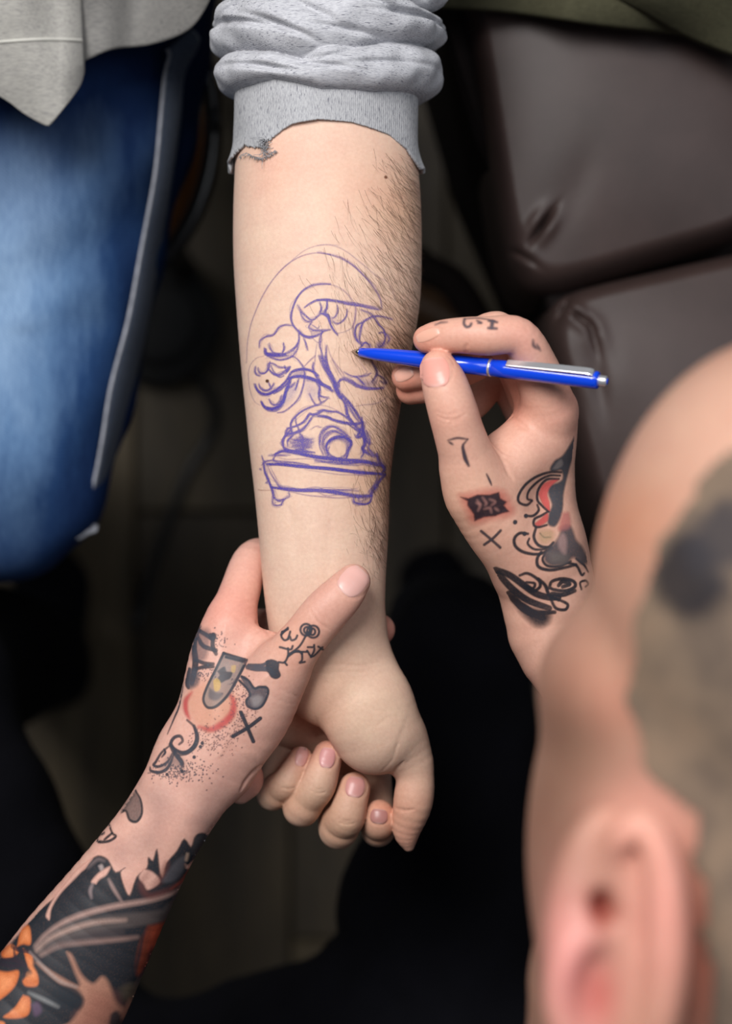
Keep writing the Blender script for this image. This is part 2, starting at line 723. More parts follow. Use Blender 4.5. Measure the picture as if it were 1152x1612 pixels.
        Nz = self.skin.normals2(GX, GY)[..., 2]
        cell &= (Nz[:-1, :-1] > .42) & (Nz[1:, 1:] > .42)
        used = np.zeros(a.shape, bool)
        for i in (0, 1):
            for j in (0, 1):
                used[i:a.shape[0] - 1 + i, j:a.shape[1] - 1 + j] |= cell
        num = np.full(a.shape, -1, np.int32)
        num[used] = np.arange(used.sum())
        V = self.skin.on(GX[used], GY[used], off)
        I, J = np.nonzero(cell)
        F = np.stack([num[I, J], num[I + 1, J], num[I + 1, J + 1], num[I, J + 1]], 1)
        o = mesh_obj(name, V, F, mat, parent)
        set_color_attr(o, 'ink', np.column_stack([self.rgb[used], a[used]]))
        if label: o['label'] = label
        return o


def fingernail(skin, base, tip, wid, parent, bed=(222, 160, 150), edge=(236, 208, 196), rise=0.35, squareness=2.6, nv=22, nu=18):
    """nail plate from its root to its free edge, photograph points and width in pixels"""
    b, t = np.array(base, float), np.array(tip, float)
    ax = t - b
    L = np.linalg.norm(ax)
    ax /= L
    sd = np.array([-ax[1], ax[0]])
    U, W = np.meshgrid(np.linspace(-1, 1, nu), np.linspace(-1, 1, nv), indexing='ij')
    # squircle outline: rows narrow towards both ends
    lim = (1 - np.abs(W) ** squareness * 0.999) ** (1 / squareness)
    Wy = W
    pts = (b + t) / 2 + ax * (Wy * L / 2)[..., None] + sd * (U * lim * wid / 2)[..., None]
    w = skin.hit(pts.reshape(-1, 2))
    rho = np.maximum(np.abs(U), np.abs(W))
    prof = (1 - rho ** 6) * rise * 1e-3 - 0.00012
    free = np.clip((W - 0.45) / 0.5, 0, 1)
    V = skin.on(w[:, 0], w[:, 1], prof.ravel() + 0.00005) - np.outer((rho.ravel() > 0.99) * 0.0002, (0, 0, 1))
    o = mesh_obj('fingernail', V, grid_faces(nu, nv), M_nail, parent)
    col = np.tile(lin(bed), (nu * nv, 1))
    f = np.clip((W.ravel() - 0.78) / 0.12, 0, 1)[:, None] * 0.32
    col = col * (1 - f) + lin(edge) * f
    lun = np.exp(-((W.ravel() + 0.95) / 0.22) ** 2 - (U.ravel() / 0.6) ** 2)[:, None] * 0.5
    col = col * (1 - lun) + lin((240, 205, 195)) * lun
    set_color_attr(o, 'tone', np.column_stack([col, np.ones(len(col))]))
    # the fold of skin around the nail
    ang = np.linspace(-0.15 * math.pi, 1.15 * math.pi, 26) + math.pi
    ring = [(b + t) / 2 + ax * (math.sin(a) * L / 2 * 1.05) + sd * (math.cos(a) * wid / 2 * 1.12) for a in ang]
    skin.grooves.append((skin.hit(ring)[:, :2], 0.00055, 0.00025))
    return o

# ================================================================ the client's forearm and hand (palm up)
def loft(V, rows, h_mid, flat, n=5, D=None):
    pts, rad = [], []
    for (y, x0, x1), h, f in zip(rows, h_mid, flat):
        pts.append(P((x0 + x1) / 2, y, h))
        rad.append(R((x1 - x0) / 2, h))
    V.chain(V.D if D is None else D, pts, rad, flat, n=n)


client = empty('person', (0.02, 0.5, 0.0))
tag(client, 'person in blue jeans and grey sweatshirt holding out a bare forearm palm up', 'person')
VA = Vol(P(330, 1400, -75) - np.array([0.0, 0.0, 0]), P(720, 90, 0) + np.array([0.0, 0.012, 0.012]), 0.00078)
rows = [(60, 372, 655), (150, 373, 655), (250, 371, 657), (330, 368, 662), (400, 368, 663), (470, 372, 660), (560, 379, 643), (640, 387, 628), (700, 393, 619),
        (760, 400, 613), (830, 407, 611), (900, 413, 607), (960, 420, 605), (1010, 428, 603), (1060, 440, 612)]
hm = [-37, -37, -37, -37, -36, -35, -33, -31, -29.5, -28, -26, -24.5, -24, -24, -24]
fl = [.86, .86, .86, .85, .84, .83, .82, .81, .81, .80, .79, .78, .77, .76, .72]
loft(VA, rows, hm, fl, n=5)
# palm: two pads, thumb side high
G = VA.D
VA.chain(G, [P(540, 1010, -24), P(565, 1080, -24), P(585, 1140, -30)], [R(62), R(62), R(60)], 0.62, k=0.010)
VA.chain(G, [P(569, 1072, -23), P(577, 1112, -21), P(592, 1149, -22)], [R(62), R(77), R(72)], 0.74, k=0.0028)
VA.chain(G, [P(604, 1150, -21), P(634, 1165, -25), P(648, 1195, -27)], [R(50), R(38), R(30)], 0.95, k=0.006)
VA.chain(G, [P(480, 1030, -32), P(458, 1085, -42), P(456, 1135, -50)], [R(42), R(46), R(42)], 0.8, k=0.008)
VA.chain(G, [P(500, 1090, -44), P(520, 1160, -56), P(560, 1200, -60)], [R(48), R(55), R(50)], 0.7, k=0.010)
palm = G.copy()


def add_finger(V, pts, rad, k, flat=None, k_self=0.0003, body=None, n=4):
    T = V.new()
    V.chain(T, pts, rad, flat, n=n)
    T = smin(T, body, k)
    V.D[...] = smin(V.D, T, k_self)


# thumb, pointing down the frame
add_finger(VA, [P(628, 1165, -26), P(652, 1215, -27), P(650, 1262, -27), P(640, 1305, -30), P(643, 1331, -32)], [R(40), R(31), R(32), R(23), R(10)], 0.005, body=palm)
# index, middle, ring, little: knuckle row hidden below, folding back up with the nails in view
def curled(tip, dip, pip, mcp, r, k=0.0016):
    tp, dp, pp = np.array(tip[:2], float), np.array(dip[:2], float), np.array(pip[:2], float)
    pts = [P(*tip), P(*(tp * .5 + dp * .5), (tip[2] + dip[2]) / 2 + 1.0), P(*dip), P(*(dp * .45 + pp * .55), (dip[2] * .55 + pip[2] * .45)), P(*pip), P(*mcp)]
    add_finger(VA, pts, [R(x) for x in r], k, body=palm)


curled((597, 1283, -33), (597, 1296, -35), (594, 1300, -48), (585, 1215, -64), (25, 26, 27, 28, 29, 32))
curled((558, 1241, -30), (545, 1285, -29), (532, 1299, -41), (535, 1195, -66), (26, 28, 31, 33, 33, 34))
curled((516, 1189, -28), (500, 1237, -26), (474, 1268, -37), (495, 1180, -64), (24, 27, 29, 31, 31, 32))
curled((473, 1194, -31), (451, 1232, -30), (428, 1247, -40), (450, 1170, -62), (20, 22, 25, 26, 26, 28))
SA = Skin(VA)

client_nails = [((556, 1256), (562, 1222), 33, (200, 142, 136)), ((513, 1210), (517, 1176), 27, (204, 146, 143)),
                ((471, 1207), (478, 1176), 21, (206, 150, 142)), ((595, 1298), (598, 1273), 30, (176, 122, 115))]
# creases: below the thumb pad, at the knuckles, the wrist and the palm
for pts, w, d in [([(497, 1128), (503, 1150), (520, 1168)], 0.8, 0.3),
                  ([(616, 1221), (626, 1208), (636, 1198)], 0.7, 0.5),
                  ([(622, 1273), (638, 1276), (655, 1274)], 0.7, 0.55),
                  ([(531, 1294), (545, 1298), (558, 1296)], 0.5, 0.4), ([(532, 1289), (545, 1292), (560, 1290)], 0.4, 0.25),
                  ([(488, 1244), (501, 1249), (512, 1247)], 0.5, 0.4), ([(490, 1239), (502, 1243), (513, 1241)], 0.4, 0.2),
                  ([(441, 1238), (452, 1242), (464, 1240)], 0.5, 0.4),
                  ([(470, 1050), (520, 1046), (570, 1048), (598, 1042)], 0.8, 0.18), ([(480, 1062), (530, 1058), (585, 1058)], 0.8, 0.12),
                  ([(560, 1105), (600, 1120), (640, 1115)], 0.6, 0.12), ([(588, 1150), (610, 1130), (632, 1128)], 0.5, 0.12),
                  ([(600, 1215), (618, 1195), (626, 1170)], 0.8, 0.25)]:
    SA.groove(pts, w, d)
# low tendons and a vein under the skin of the wrist
SA.groove([(455, 800), (468, 860), (478, 930), (490, 1000)], 3.5, 0.35)
SA.groove([(520, 820), (518, 900), (520, 980)], 3.0, 0.3)
SA.groove([(490, 830), (497, 900), (505, 980)], 2.2, -0.35)


def blob(px, py, h, rad_px, rgb, w, rz=None):
    r = R(rad_px, h)
    return (P(px, py, h), (r, r, rz or r * 1.5), rgb, w)


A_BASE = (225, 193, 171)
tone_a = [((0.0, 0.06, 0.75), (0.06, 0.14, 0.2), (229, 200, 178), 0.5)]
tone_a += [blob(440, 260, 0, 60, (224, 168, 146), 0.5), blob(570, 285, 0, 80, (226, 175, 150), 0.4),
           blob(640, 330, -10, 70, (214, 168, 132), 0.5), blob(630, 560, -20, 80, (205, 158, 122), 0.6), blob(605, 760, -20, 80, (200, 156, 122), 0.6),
           blob(500, 1060, -10, 70, (216, 170, 140), 0.5), blob(480, 1130, -30, 60, (215, 150, 118), 0.7),
           blob(590, 1120, -5, 50, (236, 205, 176), 0.5), blob(640, 1270, -25, 60, (214, 150, 124), 0.6),
           blob(640, 1320, -30, 40, (212, 140, 118), 0.5),
           blob(558, 1225, -28, 30, (222, 148, 126), 0.6), blob(517, 1175, -28, 30, (222, 144, 124), 0.6), blob(474, 1185, -28, 30, (222, 148, 128), 0.6),
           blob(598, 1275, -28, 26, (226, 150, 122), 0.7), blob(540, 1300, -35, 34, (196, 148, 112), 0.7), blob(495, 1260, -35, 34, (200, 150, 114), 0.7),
           blob(530, 1260, -40, 110, (196, 148, 118), 0.45), blob(445, 1250, -35, 34, (200, 148, 116), 0.7), blob(600, 1320, -35, 20, (204, 142, 106), 0.6)]  # fingers: their own tan plus some of their shade, put into the tone

# ================================================================ the artist's left hand and forearm, gripping the wrist
artist = empty('person', (0.05, -0.42, 0.0))
tag(artist, 'tattooed person with shaved head in black clothes holding a blue pen', 'person')
VB = Vol((-0.262, -0.35, 0.655), (0.030, 0.012, 0.775), 0.00085)
G = VB.D
axis_n = (0.12, 0.10, 1)
fore = [(225, 1335, -14, 74, .72), (262, 1291, -12, 70, .70), (300, 1240, -12, 74, .66), (330, 1190, -14, 82, .62)]
fore_pts = [P(-190, 1960, -6), P(-60, 1760, -18), P(71, 1593, -20), P(125, 1508, -20), P(182, 1417, -17), P(243, 1320, -14), P(282, 1258, -13), P(318, 1200, -14)]
fore_rad = [R(150), R(140), R(117), R(104), R(86), R(71), R(70), R(76)]
VB.chain(G, fore_pts, fore_rad, [.85, .82, .78, .78, .76, .74, .72, .62], n=5)
# back of the hand: from wrist to knuckles, thumb pad
VB.chain(G, [P(318, 1190, -14), P(345, 1110, -14), P(352, 1030, -16), P(362, 980, -20)], [R(62), R(64), R(52), R(38)], 0.75, k=0.010)
VB.chain(G, [P(345, 1195, -10), P(395, 1125, -6), P(440, 1058, 0)], [R(58), R(62), R(44)], 0.72, k=0.010)
VB.chain(G, [P(330, 1120, -40), P(345, 1060, -46)], [R(44), R(48)], 0.8, k=0.008)
VB.chain(G, [P(372, 1205, -25), P(388, 1228, -27), P(378, 1248, -27)], [R(34), R(27), R(18)], 0.8, k=0.002)
VB.chain(G, [P(380, 1010, -16), P(425, 1020, -8)], [R(28), R(26)], 0.55, k=0.008)
palmB = G.copy()


def fingerB(pts, rad, k=0.006, flat=None, n=5):
    add_finger(VB, [P(*p) for p in pts], [R(r) for r in rad], k, flat, body=palmB, n=n)


fingerB([(405, 1110, -3), (447, 1046, 3), (480, 1003, 7), (510, 966, 9), (538, 937, 9.5), (556, 915, 8)], [48, 42, 36, 36, 33, 27], 0.006, [0.85, .85, .8, .8, .78, .72])
fingerB([(362, 985, -19), (378, 930, -27), (398, 880, -39), (430, 880, -62), (520, 920, -62)], [38, 33, 30, 28, 26], 0.006)
fingerB([(345, 1030, -40), (372, 990, -58), (430, 985, -66), (520, 985, -64), (597, 991, -42)], [36, 30, 28, 27, 26], 0.004)
fingerB([(340, 1075, -50), (372, 1040, -66), (430, 1035, -70), (520, 1035, -66), (596, 1034, -42)], [34, 29, 27, 26, 24], 0.004)
fingerB([(340, 1120, -50), (372, 1100, -70), (430, 1090, -78), (500, 1085, -80)], [32, 27, 25, 22], 0.004)
SB = Skin(VB)
artist_nails_b = [((539, 934), (573, 897), 46, (226, 176, 166))]
for pts, w, d in [([(489, 962), (497, 976), (508, 985), (520, 991)], 0.5, 0.45), ([(494, 957), (505, 970), (518, 980)], 0.4, 0.2),
                  ([(437, 996), (430, 984), (418, 973), (405, 968)], 1.0, 0.7), ([(433, 1003), (420, 995), (408, 985)], 0.8, 0.3),
                  ([(420, 1202), (405, 1210), (388, 1228), (378, 1246)], 0.8, 0.9),
                  ([(360, 970), (385, 950), (400, 948)], 1.0, 0.2), ([(460, 1090), (476, 1110), (470, 1130)], 0.6, 0.2),
                  ([(425, 1075), (450, 1090), (478, 1098)], 0.5, 0.15), ([(415, 1090), (445, 1105), (474, 1110)], 0.5, 0.15),
                  ([(300, 1200), (340, 1220), (380, 1235)], 1.2, 0.15)]:
    SB.groove(pts, w, d)
SB.groove([(345, 1190), (375, 1120), (420, 1065)], 3.2, -0.5)      # thumb tendon
SB.groove([(330, 1180), (335, 1110), (345, 1040), (355, 985)], 3.0, -0.4)
B_BASE = (220, 173, 156)
tone_b = [blob(375, 940, -20, 60, (230, 168, 148), 0.6), blob(540, 930, 10, 60, (222, 166, 146), 0.5), blob(470, 1010, 10, 60, (226, 166, 138), 0.5),
          blob(345, 960, -15, 40, (234, 158, 140), 0.5), blob(420, 970, -15, 30, (222, 146, 128), 0.5),
          blob(395, 1225, -20, 30, (232, 158, 140), 0.6), blob(330, 1250, -10, 60, (228, 182, 168), 0.5), blob(602, 1000, -45, 40, (230, 152, 134), 0.7)]

# ================================================================ the artist's right hand, holding the pen
VC = Vol((0.005, -0.235, 0.700), (0.300, 0.098, 0.86), 0.00088)
G = VC.D
VC.chain(G, [tuple(np.array([0.270, -0.20, 0.775])), P(925, 1060, -12), P(866, 925, -10), P(848, 868, -6)], [0.046, R(82), R(70), R(74)], 0.95, nrm=(1, 0.3, 0), n=6)
# back of the hand seen from the thumb side
VC.chain(G, [P(850, 900, -14), P(845, 800, -12), P(852, 700, -8), P(862, 648, -2)], [R(72), R(62), R(52), R(46)], k=0.010)
VC.chain(G, [P(850, 880, -14), P(840, 780, -26), P(845, 690, -26)], [R(62), R(58), R(50)], k=0.008)
VC.chain(G, [P(828, 880, -2), P(790, 828, 6), P(752, 778, 13), P(738, 742, 17)], [R(56), R(58), R(50), R(42)], k=0.008)
VC.chain(G, [P(775, 760, 8), P(820, 720, 6), P(850, 690, 2)], [R(44), R(42), R(42)], k=0.012)
VC.chain(G, [P(790, 705, 2), P(822, 692, 4)], [R(26), R(30)], k=0.008)
palmC = G.copy()


def fingerC(pts, rad, k=0.006, flat=None, n=5, ks=0.0004):
    add_finger(VC, [P(*p) for p in pts], [R(r, p[2]) for r, p in zip(rad, pts)], k, flat, body=palmC, n=n, k_self=ks)


fingerC([(848, 690, -38), (790, 600, -30), (742, 640, -28), (700, 668, -30)], [34, 27, 24, 20], 0.004)          # little
fingerC([(855, 672, -22), (800, 560, -4), (735, 578, -6), (684, 604, -10), (646, 614, -13)], [38, 31, 28, 27, 23], 0.004)  # ring
fingerC([(862, 655, -6), (800, 540, 12), (770, 520, 14), (712, 560, 4), (672, 582, -2), (640, 592, -5)], [40, 32, 28, 28, 28, 24], 0.004)   # middle
fingerC([(866, 645, 7), (846, 585, 17), (816, 531, 27), (766, 529, 30), (722, 528, 27), (690, 531, 22), (672, 534, 19)], [43, 36, 31, 31, 28, 26, 22], 0.005)  # index
fingerC([(752, 775, 14), (738, 730, 19), (722, 680, 25), (712, 645, 28), (700, 606, 28), (690, 578, 26)], [48, 44, 40, 39, 36, 28], 0.005)   # thumb
SC = Skin(VC)
artist_nails_c = [((687, 611), (683, 561), 50, (226, 160, 146)), ((692, 520), (655, 535), 19, (228, 172, 150)), ((651, 583), (621, 596), 22, (226, 170, 150))]
for pts, w, d in [([(686, 653), (700, 660), (718, 660), (735, 650)], 0.5, 0.4), ([(684, 647), (705, 653), (732, 644)], 0.4, 0.25), ([(690, 664), (708, 668), (728, 661)], 0.4, 0.2),
                  ([(733, 560), (733, 548), (736, 541)], 0.7, 0.5), ([(775, 700), (790, 722), (800, 745), (808, 755)], 0.9, 0.5), ([(786, 715), (805, 728), (812, 732)], 0.6, 0.3),
                  ([(783, 705), (800, 716), (816, 716)], 0.6, 0.25), ([(800, 640), (812, 662), (830, 676)], 1.6, 0.9), ([(806, 612), (812, 630), (812, 645)], 1.2, 0.4),
                  ([(704, 560), (712, 568), (716, 580)], 0.5, 0.25)]:
    SC.groove(pts, w, d)
C_BASE = (222, 174, 153)
tone_c = [blob(700, 560, 25, 40, (228, 162, 142), 0.25), blob(665, 540, 20, 30, (222, 140, 118), 0.6), blob(640, 605, -5, 40, (214, 130, 106), 0.7),
          blob(815, 535, 28, 34, (234, 164, 148), 0.6), blob(890, 630, 5, 50, (232, 160, 142), 0.6), blob(820, 650, 0, 34, (206, 118, 92), 0.6),
          blob(745, 545, 25, 26, (222, 140, 118), 0.5), blob(730, 800, 10, 60, (232, 184, 152), 0.5), blob(700, 660, 25, 34, (226, 156, 134), 0.4),
          blob(690, 668, -28, 24, (222, 140, 120), 0.6)]

# ================================================================ the artist's head, seen from above and behind the ear
HD = Vol((0.030, -0.42, 0.86), (0.235, 0.075, 1.13), 0.0021)
G = HD.D
k1 = 0.65 / FPX
HD.ell(G, P(1240, 960, 250), (310 * k1, 432 * k1, 0.078))
HD.ell(G, P(1052, 1330, 225), (226 * k1, 410 * k1, 0.070), k=0.02)
HD.ell(G, P(1150, 1400, 235), (240 * k1, 330 * k1, 0.070), k=0.03)
HD.ell(G, P(945, 1075, 232), (98 * k1, 112 * k1, 0.045), k=0.012)     # brow and eye ridge
HD.chain(G, [P(960, 1560, 190), P(930, 1720, 170)], [0.03, 0.026], k=0.02)      # jaw
HD.chain(G, [P(1160, 1500, 235), np.array([0.10, -0.27, 0.975]), np.array([0.08, -0.40, 0.955])], [0.055, 0.056, 0.066], k=0.02)
# ear
E = HD.new()
rotE = [[0.97, 0.22, 0.1], [-0.22, 0.97, 0.0], [-0.1, 0.0, 0.99]]
HD.ell(E, P(958, 1500, 306), (96 * k1, 214 * k1, 0.011), rot=None)
HD.ell(E, P(925, 1560, 322), (52 * k1, 100 * k1, 0.010), k=0.004, cut=True)
HD.ell(E, P(950, 1438, 318), (22 * k1, 34 * k1, 0.012), k=0.003, cut=True)
HD.chain(E, [P(958, 1362, 312), P(978, 1318, 318), P(1012, 1298, 320), P(1040, 1350, 322), P(1052, 1440, 322), P(1050, 1540, 320), P(1032, 1640, 316), P(1000, 1730, 310)],
         [R(20, 320), R(24, 320), R(26, 320), R(30, 320), R(34, 320), R(34, 320), R(30, 320), R(24, 320)], k=0.006)
HD.ell(E, P(1005, 1380, 308), (46 * k1, 90 * k1, 0.009), k=0.004)
HD.chain(E, [P(930, 1470, 314), P(895, 1500, 314), P(880, 1580, 312), P(900, 1660, 310)], [R(24, 320), R(26, 320), R(24, 320), R(24, 320)], k=0.006)
HD.D[...] = smin(HD.D, E, 0.006)
SH = Skin(HD)


def blobh(px, py, h, rad_px, rgb, w, ry=None):
    r = rad_px * (0.9 - h * 1e-3) / FPX
    return (SH.hit([(px, py)])[0], (r, (ry or rad_px) * (0.9 - h * 1e-3) / FPX, 0.06), rgb, w)


H_BASE = (188, 144, 122)
tone_h = [blobh(1120, 640, 300, 190, (206, 165, 143), 0.8), blobh(960, 820, 300, 80, (202, 140, 108), 0.7), blobh(880, 1060, 290, 80, (194, 142, 120), 0.8),
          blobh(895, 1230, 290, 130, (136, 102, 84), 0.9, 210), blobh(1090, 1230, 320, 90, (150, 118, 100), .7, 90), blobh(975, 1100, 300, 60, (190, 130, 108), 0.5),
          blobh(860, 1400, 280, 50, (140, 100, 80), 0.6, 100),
          blobh(1045, 1430, 325, 55, (226, 160, 144), 0.95, 170), blobh(1000, 1320, 320, 60, (222, 160, 140), 0.9), blobh(900, 1530, 315, 55, (224, 152, 144), 0.95, 130),
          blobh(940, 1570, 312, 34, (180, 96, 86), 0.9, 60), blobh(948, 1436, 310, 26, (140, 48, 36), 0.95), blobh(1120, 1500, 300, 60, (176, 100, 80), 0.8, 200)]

# ---------------------------------------------------------------- one body mesh for the artist, one for the client
def body(skins, base_tones, mats, parent):
    Vs, Fs, Ts, Ms, n = [], [], [], [], 0
    for s, (base, blobs), mi in zip(skins, base_tones, range(len(skins))):
        V = s.finish_verts()
        Vs.append(V)
        Fs.append(s.F + n)
        Ts.append(tone_attr(V, base, blobs))
        n += len(V)
    o = mesh_obj('body', np.vstack(Vs), np.vstack(Fs), mats, parent)
    set_color_attr(o, 'tone', np.vstack(Ts))
    return o

# nails first: they press their folds into the skin
body_placeholder = None
client_body = None
nail_objs = []


def make_nails(skin, nails, parent):
    for i, nl in enumerate(nails):
        fingernail(skin, nl[0], nl[1], nl[2], parent, bed=nl[3])


# folds must exist before the skin mesh is finished, so register them now and build the plates after
for sk, nl in ((SA, client_nails), (SB, artist_nails_b), (SC, artist_nails_c)):
    for b, t, wid, _ in nl:
        b, t = np.array(b, float), np.array(t, float)
        ax = (t - b) / np.linalg.norm(t - b)
        sd = np.array([-ax[1], ax[0]])
        L = np.linalg.norm(t - b)
        ang = np.linspace(-0.12, 1.12, 24) * math.pi + math.pi
        ring = [(b + t) / 2 + ax * (math.sin(a) * L / 2 * 1.06) + sd * (math.cos(a) * wid / 2 * 1.12) for a in ang]
        sk.grooves.append((sk.hit(ring)[:, :2], 0.0006, 0.00028))
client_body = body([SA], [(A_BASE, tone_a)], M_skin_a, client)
artist_body = body([SB, SC, SH], [(B_BASE, tone_b), (C_BASE, tone_c), (H_BASE, tone_h)], M_skin_b, artist)
make_nails(SA, client_nails, client_body)
make_nails(SB, artist_nails_b, artist_body)
make_nails(SC, artist_nails_c, artist_body)

# ================================================================ ballpoint pen
def frame_axes(d):
    d = d / np.linalg.norm(d)
    up = np.array([0, 0, 1.0])
    s = np.cross(d, up)
    s /= np.linalg.norm(s)
    return d, s, np.cross(s, d)


pen_a = P(553.5, 553, -1.0)
pen_b = P(957, 600.5, 47)
pd, ps, pu = frame_axes(pen_b - pen_a)
PL = np.linalg.norm(pen_b - pen_a)
print('pen length', PL)


def lathe(name, prof, mat, parent, n=40, org=pen_a, d=pd, s=ps, u=pu, caps=True):
    V, F = [], []
    for t, r in prof:
        for i in range(n):
            a = 2 * math.pi * i / n
            V.append(org + d * t + (s * math.cos(a) + u * math.sin(a)) * r)
    m = len(prof)
    F = [((j * n + i), (j * n + (i + 1) % n), ((j + 1) * n + (i + 1) % n), ((j + 1) * n + i)) for j in range(m - 1) for i in range(n)]
    if caps:
        F.append(tuple(range(n))[::-1])
        F.append(tuple((m - 1) * n + i for i in range(n)))
    o = mesh_obj(name, V, [f[::-1] for f in F], mat, parent)
    return o


M_blue = NT('blue pen plastic')
M_blue.set(color=lin4((6, 66, 214)), rough=0.2, spec=0.55, coat=0.6)
M_blue = M_blue.m
M_chrome = NT('polished chrome').set(color=(0.9, 0.9, 0.92, 1), rough=0.3, metal=0.85).m
M_steel = NT('pen nose steel').set(color=(0.45, 0.40, 0.36, 1), rough=0.2, metal=1.0).m
pen = empty('ballpoint_pen', tuple(pen_a))
tag(pen, 'glossy blue ballpoint pen with chrome clip, its point touching the sketched forearm', 'pen')
f = PL / 405.0      # one photograph pixel along the pen
r0 = 0.0040
lathe('writing_tip', [(0, .0003), (1.5 * f, .0006), (4 * f, .0007), (5 * f, .0011), (12 * f, .0017), (14 * f, .0017)], M_steel, pen)
lathe('lower_barrel', [(13 * f, .0018), (14 * f, .0021), (40 * f, .0029), (75 * f, .0035), (110 * f, .0039), (150 * f, .0041), (222.5 * f, .0041), (223 * f, .0038)], M_blue, pen)
lathe('barrel_ring', [(223 * f, .0041), (223.3 * f, .00425), (226.6 * f, .00425), (227 * f, .0041)], M_chrome, pen)
lathe('upper_barrel', [(227 * f, .0038), (227.5 * f, .0041), (250 * f, .0041), (380 * f, .0041), (389 * f, .0040), (391 * f, .0036)], M_blue, pen)
lathe('push_button', [(390 * f, .0023), (391 * f, .0025), (402 * f, .0025), (403.5 * f, .0022), (404 * f, .0015)], M_chrome, pen)
lathe('button_inset', [(403.8 * f, .0015), (404.6 * f, .0014), (405 * f, .0006)], M_blue, pen)
# clip: a bent strip standing off the barrel, rolled slightly towards the top of the frame
ca = math.radians(57)
cu = pu * math.sin(ca) - ps * math.cos(ca)
cu = cu if cu[1] > 0 else pu * math.sin(ca) + ps * math.cos(ca)
cs = np.cross(pd, cu)
V, F = [], []
prof = [(252, 0.1, .0044, 0.75), (253.5, 0.1, .0049, 0.95), (258, 0.1, .0050, 1.0), (300, 0.1, .0054, 1.0), (345, 0.1, .0057, 1.0), (374, 0.1, .0058, 1.0), (381, 0.1, .0056, 1.0), (385, 0.1, .0050, 1.0), (386, 0.1, .0038, 1.0)]
cw = 0.0019
for (t, _, h, wf) in prof:
    for (a, b) in ((-1, -0.5), (-1, 0.25), (-0.75, 0.5), (0.75, 0.5), (1, 0.25), (1, -0.5)):
        V.append(pen_a + pd * t * f + cs * a * cw * wf + cu * (h + b * 0.0006))
n = 6
F = [(j * n + i, j * n + (i + 1) % n, (j + 1) * n + (i + 1) % n, (j + 1) * n + i) for j in range(len(prof) - 1) for i in range(n)]
F += [tuple(range(n))[::-1], tuple((len(prof) - 1) * n + i for i in range(n))]
clip = mesh_obj('clip', V, F, M_chrome, pen, smooth=False)

# ================================================================ woven and knitted stuffs
def heather(name, c_lo, c_hi, fleck, fscale=1.0, vert=False, ribs=0.0, fleck_at=0.625):
    """marled grey knit: fine stitches with dark flecks drawn out along the yarn"""
    t = NT(name)
    st = ((9, 1.4, 3), (0, 0, 0)) if vert else ((1.2, 9, 4), (0, 0, 0.12))
    a = t.noise(190 * fscale, 3, 0.6, stretch=st)
    b = t.noise(14, 3, 0.5)
    g = t.noise(340 * fscale, 3, 0.6, stretch=st)
    col = t.ramp(b, [(0.3, tuple(lin(c_lo))), (0.7, tuple(lin(c_hi)))])
    fl = t.ramp(a, [(fleck_at - 0.04, (0, 0, 0)), (fleck_at + 0.06, (1, 1, 1))])
    col = t.mix(fl, col, lin4(fleck))
    lt = t.ramp(g, [(0.34, (0.66, 0.66, 0.69)), (0.58, (1, 1, 1))])
    col = t.mix(1.0, col, lt, 'MULTIPLY')
    t.l(col, t.b.inputs['Base Color'])
    w = t.n('ShaderNodeTexWave', wave_type='BANDS', bands_direction='X' if vert else 'Y')
    w.inputs['Scale'].default_value = 620 if not ribs else ribs
    w.inputs['Distortion'].default_value = 1.5
    w.inputs['Detail'].default_value = 1
    tc = t.n('ShaderNodeTexCoord')
    t.l(tc.outputs['Object'], w.inputs['Vector'])
    ad = t.n('ShaderNodeMath', operation='ADD')
    t.l(w.outputs['Fac'], ad.inputs[0])
    t.l(g, ad.inputs[1])
    t.bump(ad.outputs[0], 0.25, 0.0004)
    t.set(rough=0.95, spec=0.12, sheen=0.1)
    return t.m


M_sleeve = heather('heather grey sweatshirt knit', (178, 178, 182), (198, 198, 202), (110, 110, 120))
M_cuff = heather('heather grey cuff knit', (168, 168, 170), (184, 184, 186), (116, 116, 124), vert=True, ribs=330)
M_shirt_shaded = heather('shaded grey shirt cloth', (106, 104, 101), (134, 132, 128), (74, 72, 72), fscale=0.6, fleck_at=0.7)  # sweatshirt heather darkened; the hem's shade is put into this base colour
M_thread = simple('stitching thread', (190, 188, 180), 0.9)
M_fray = simple('frayed grey yarn', (140, 140, 144), 0.95, var=0.3, scale=400)

# ================================================================ rolled sleeve
shirt = mesh_obj('shirt_holder', [(0, 0, 0)], [], None) if False else None
AX = 513


def ysm(xs, ys, x):
    return np.interp(x, xs, ys)


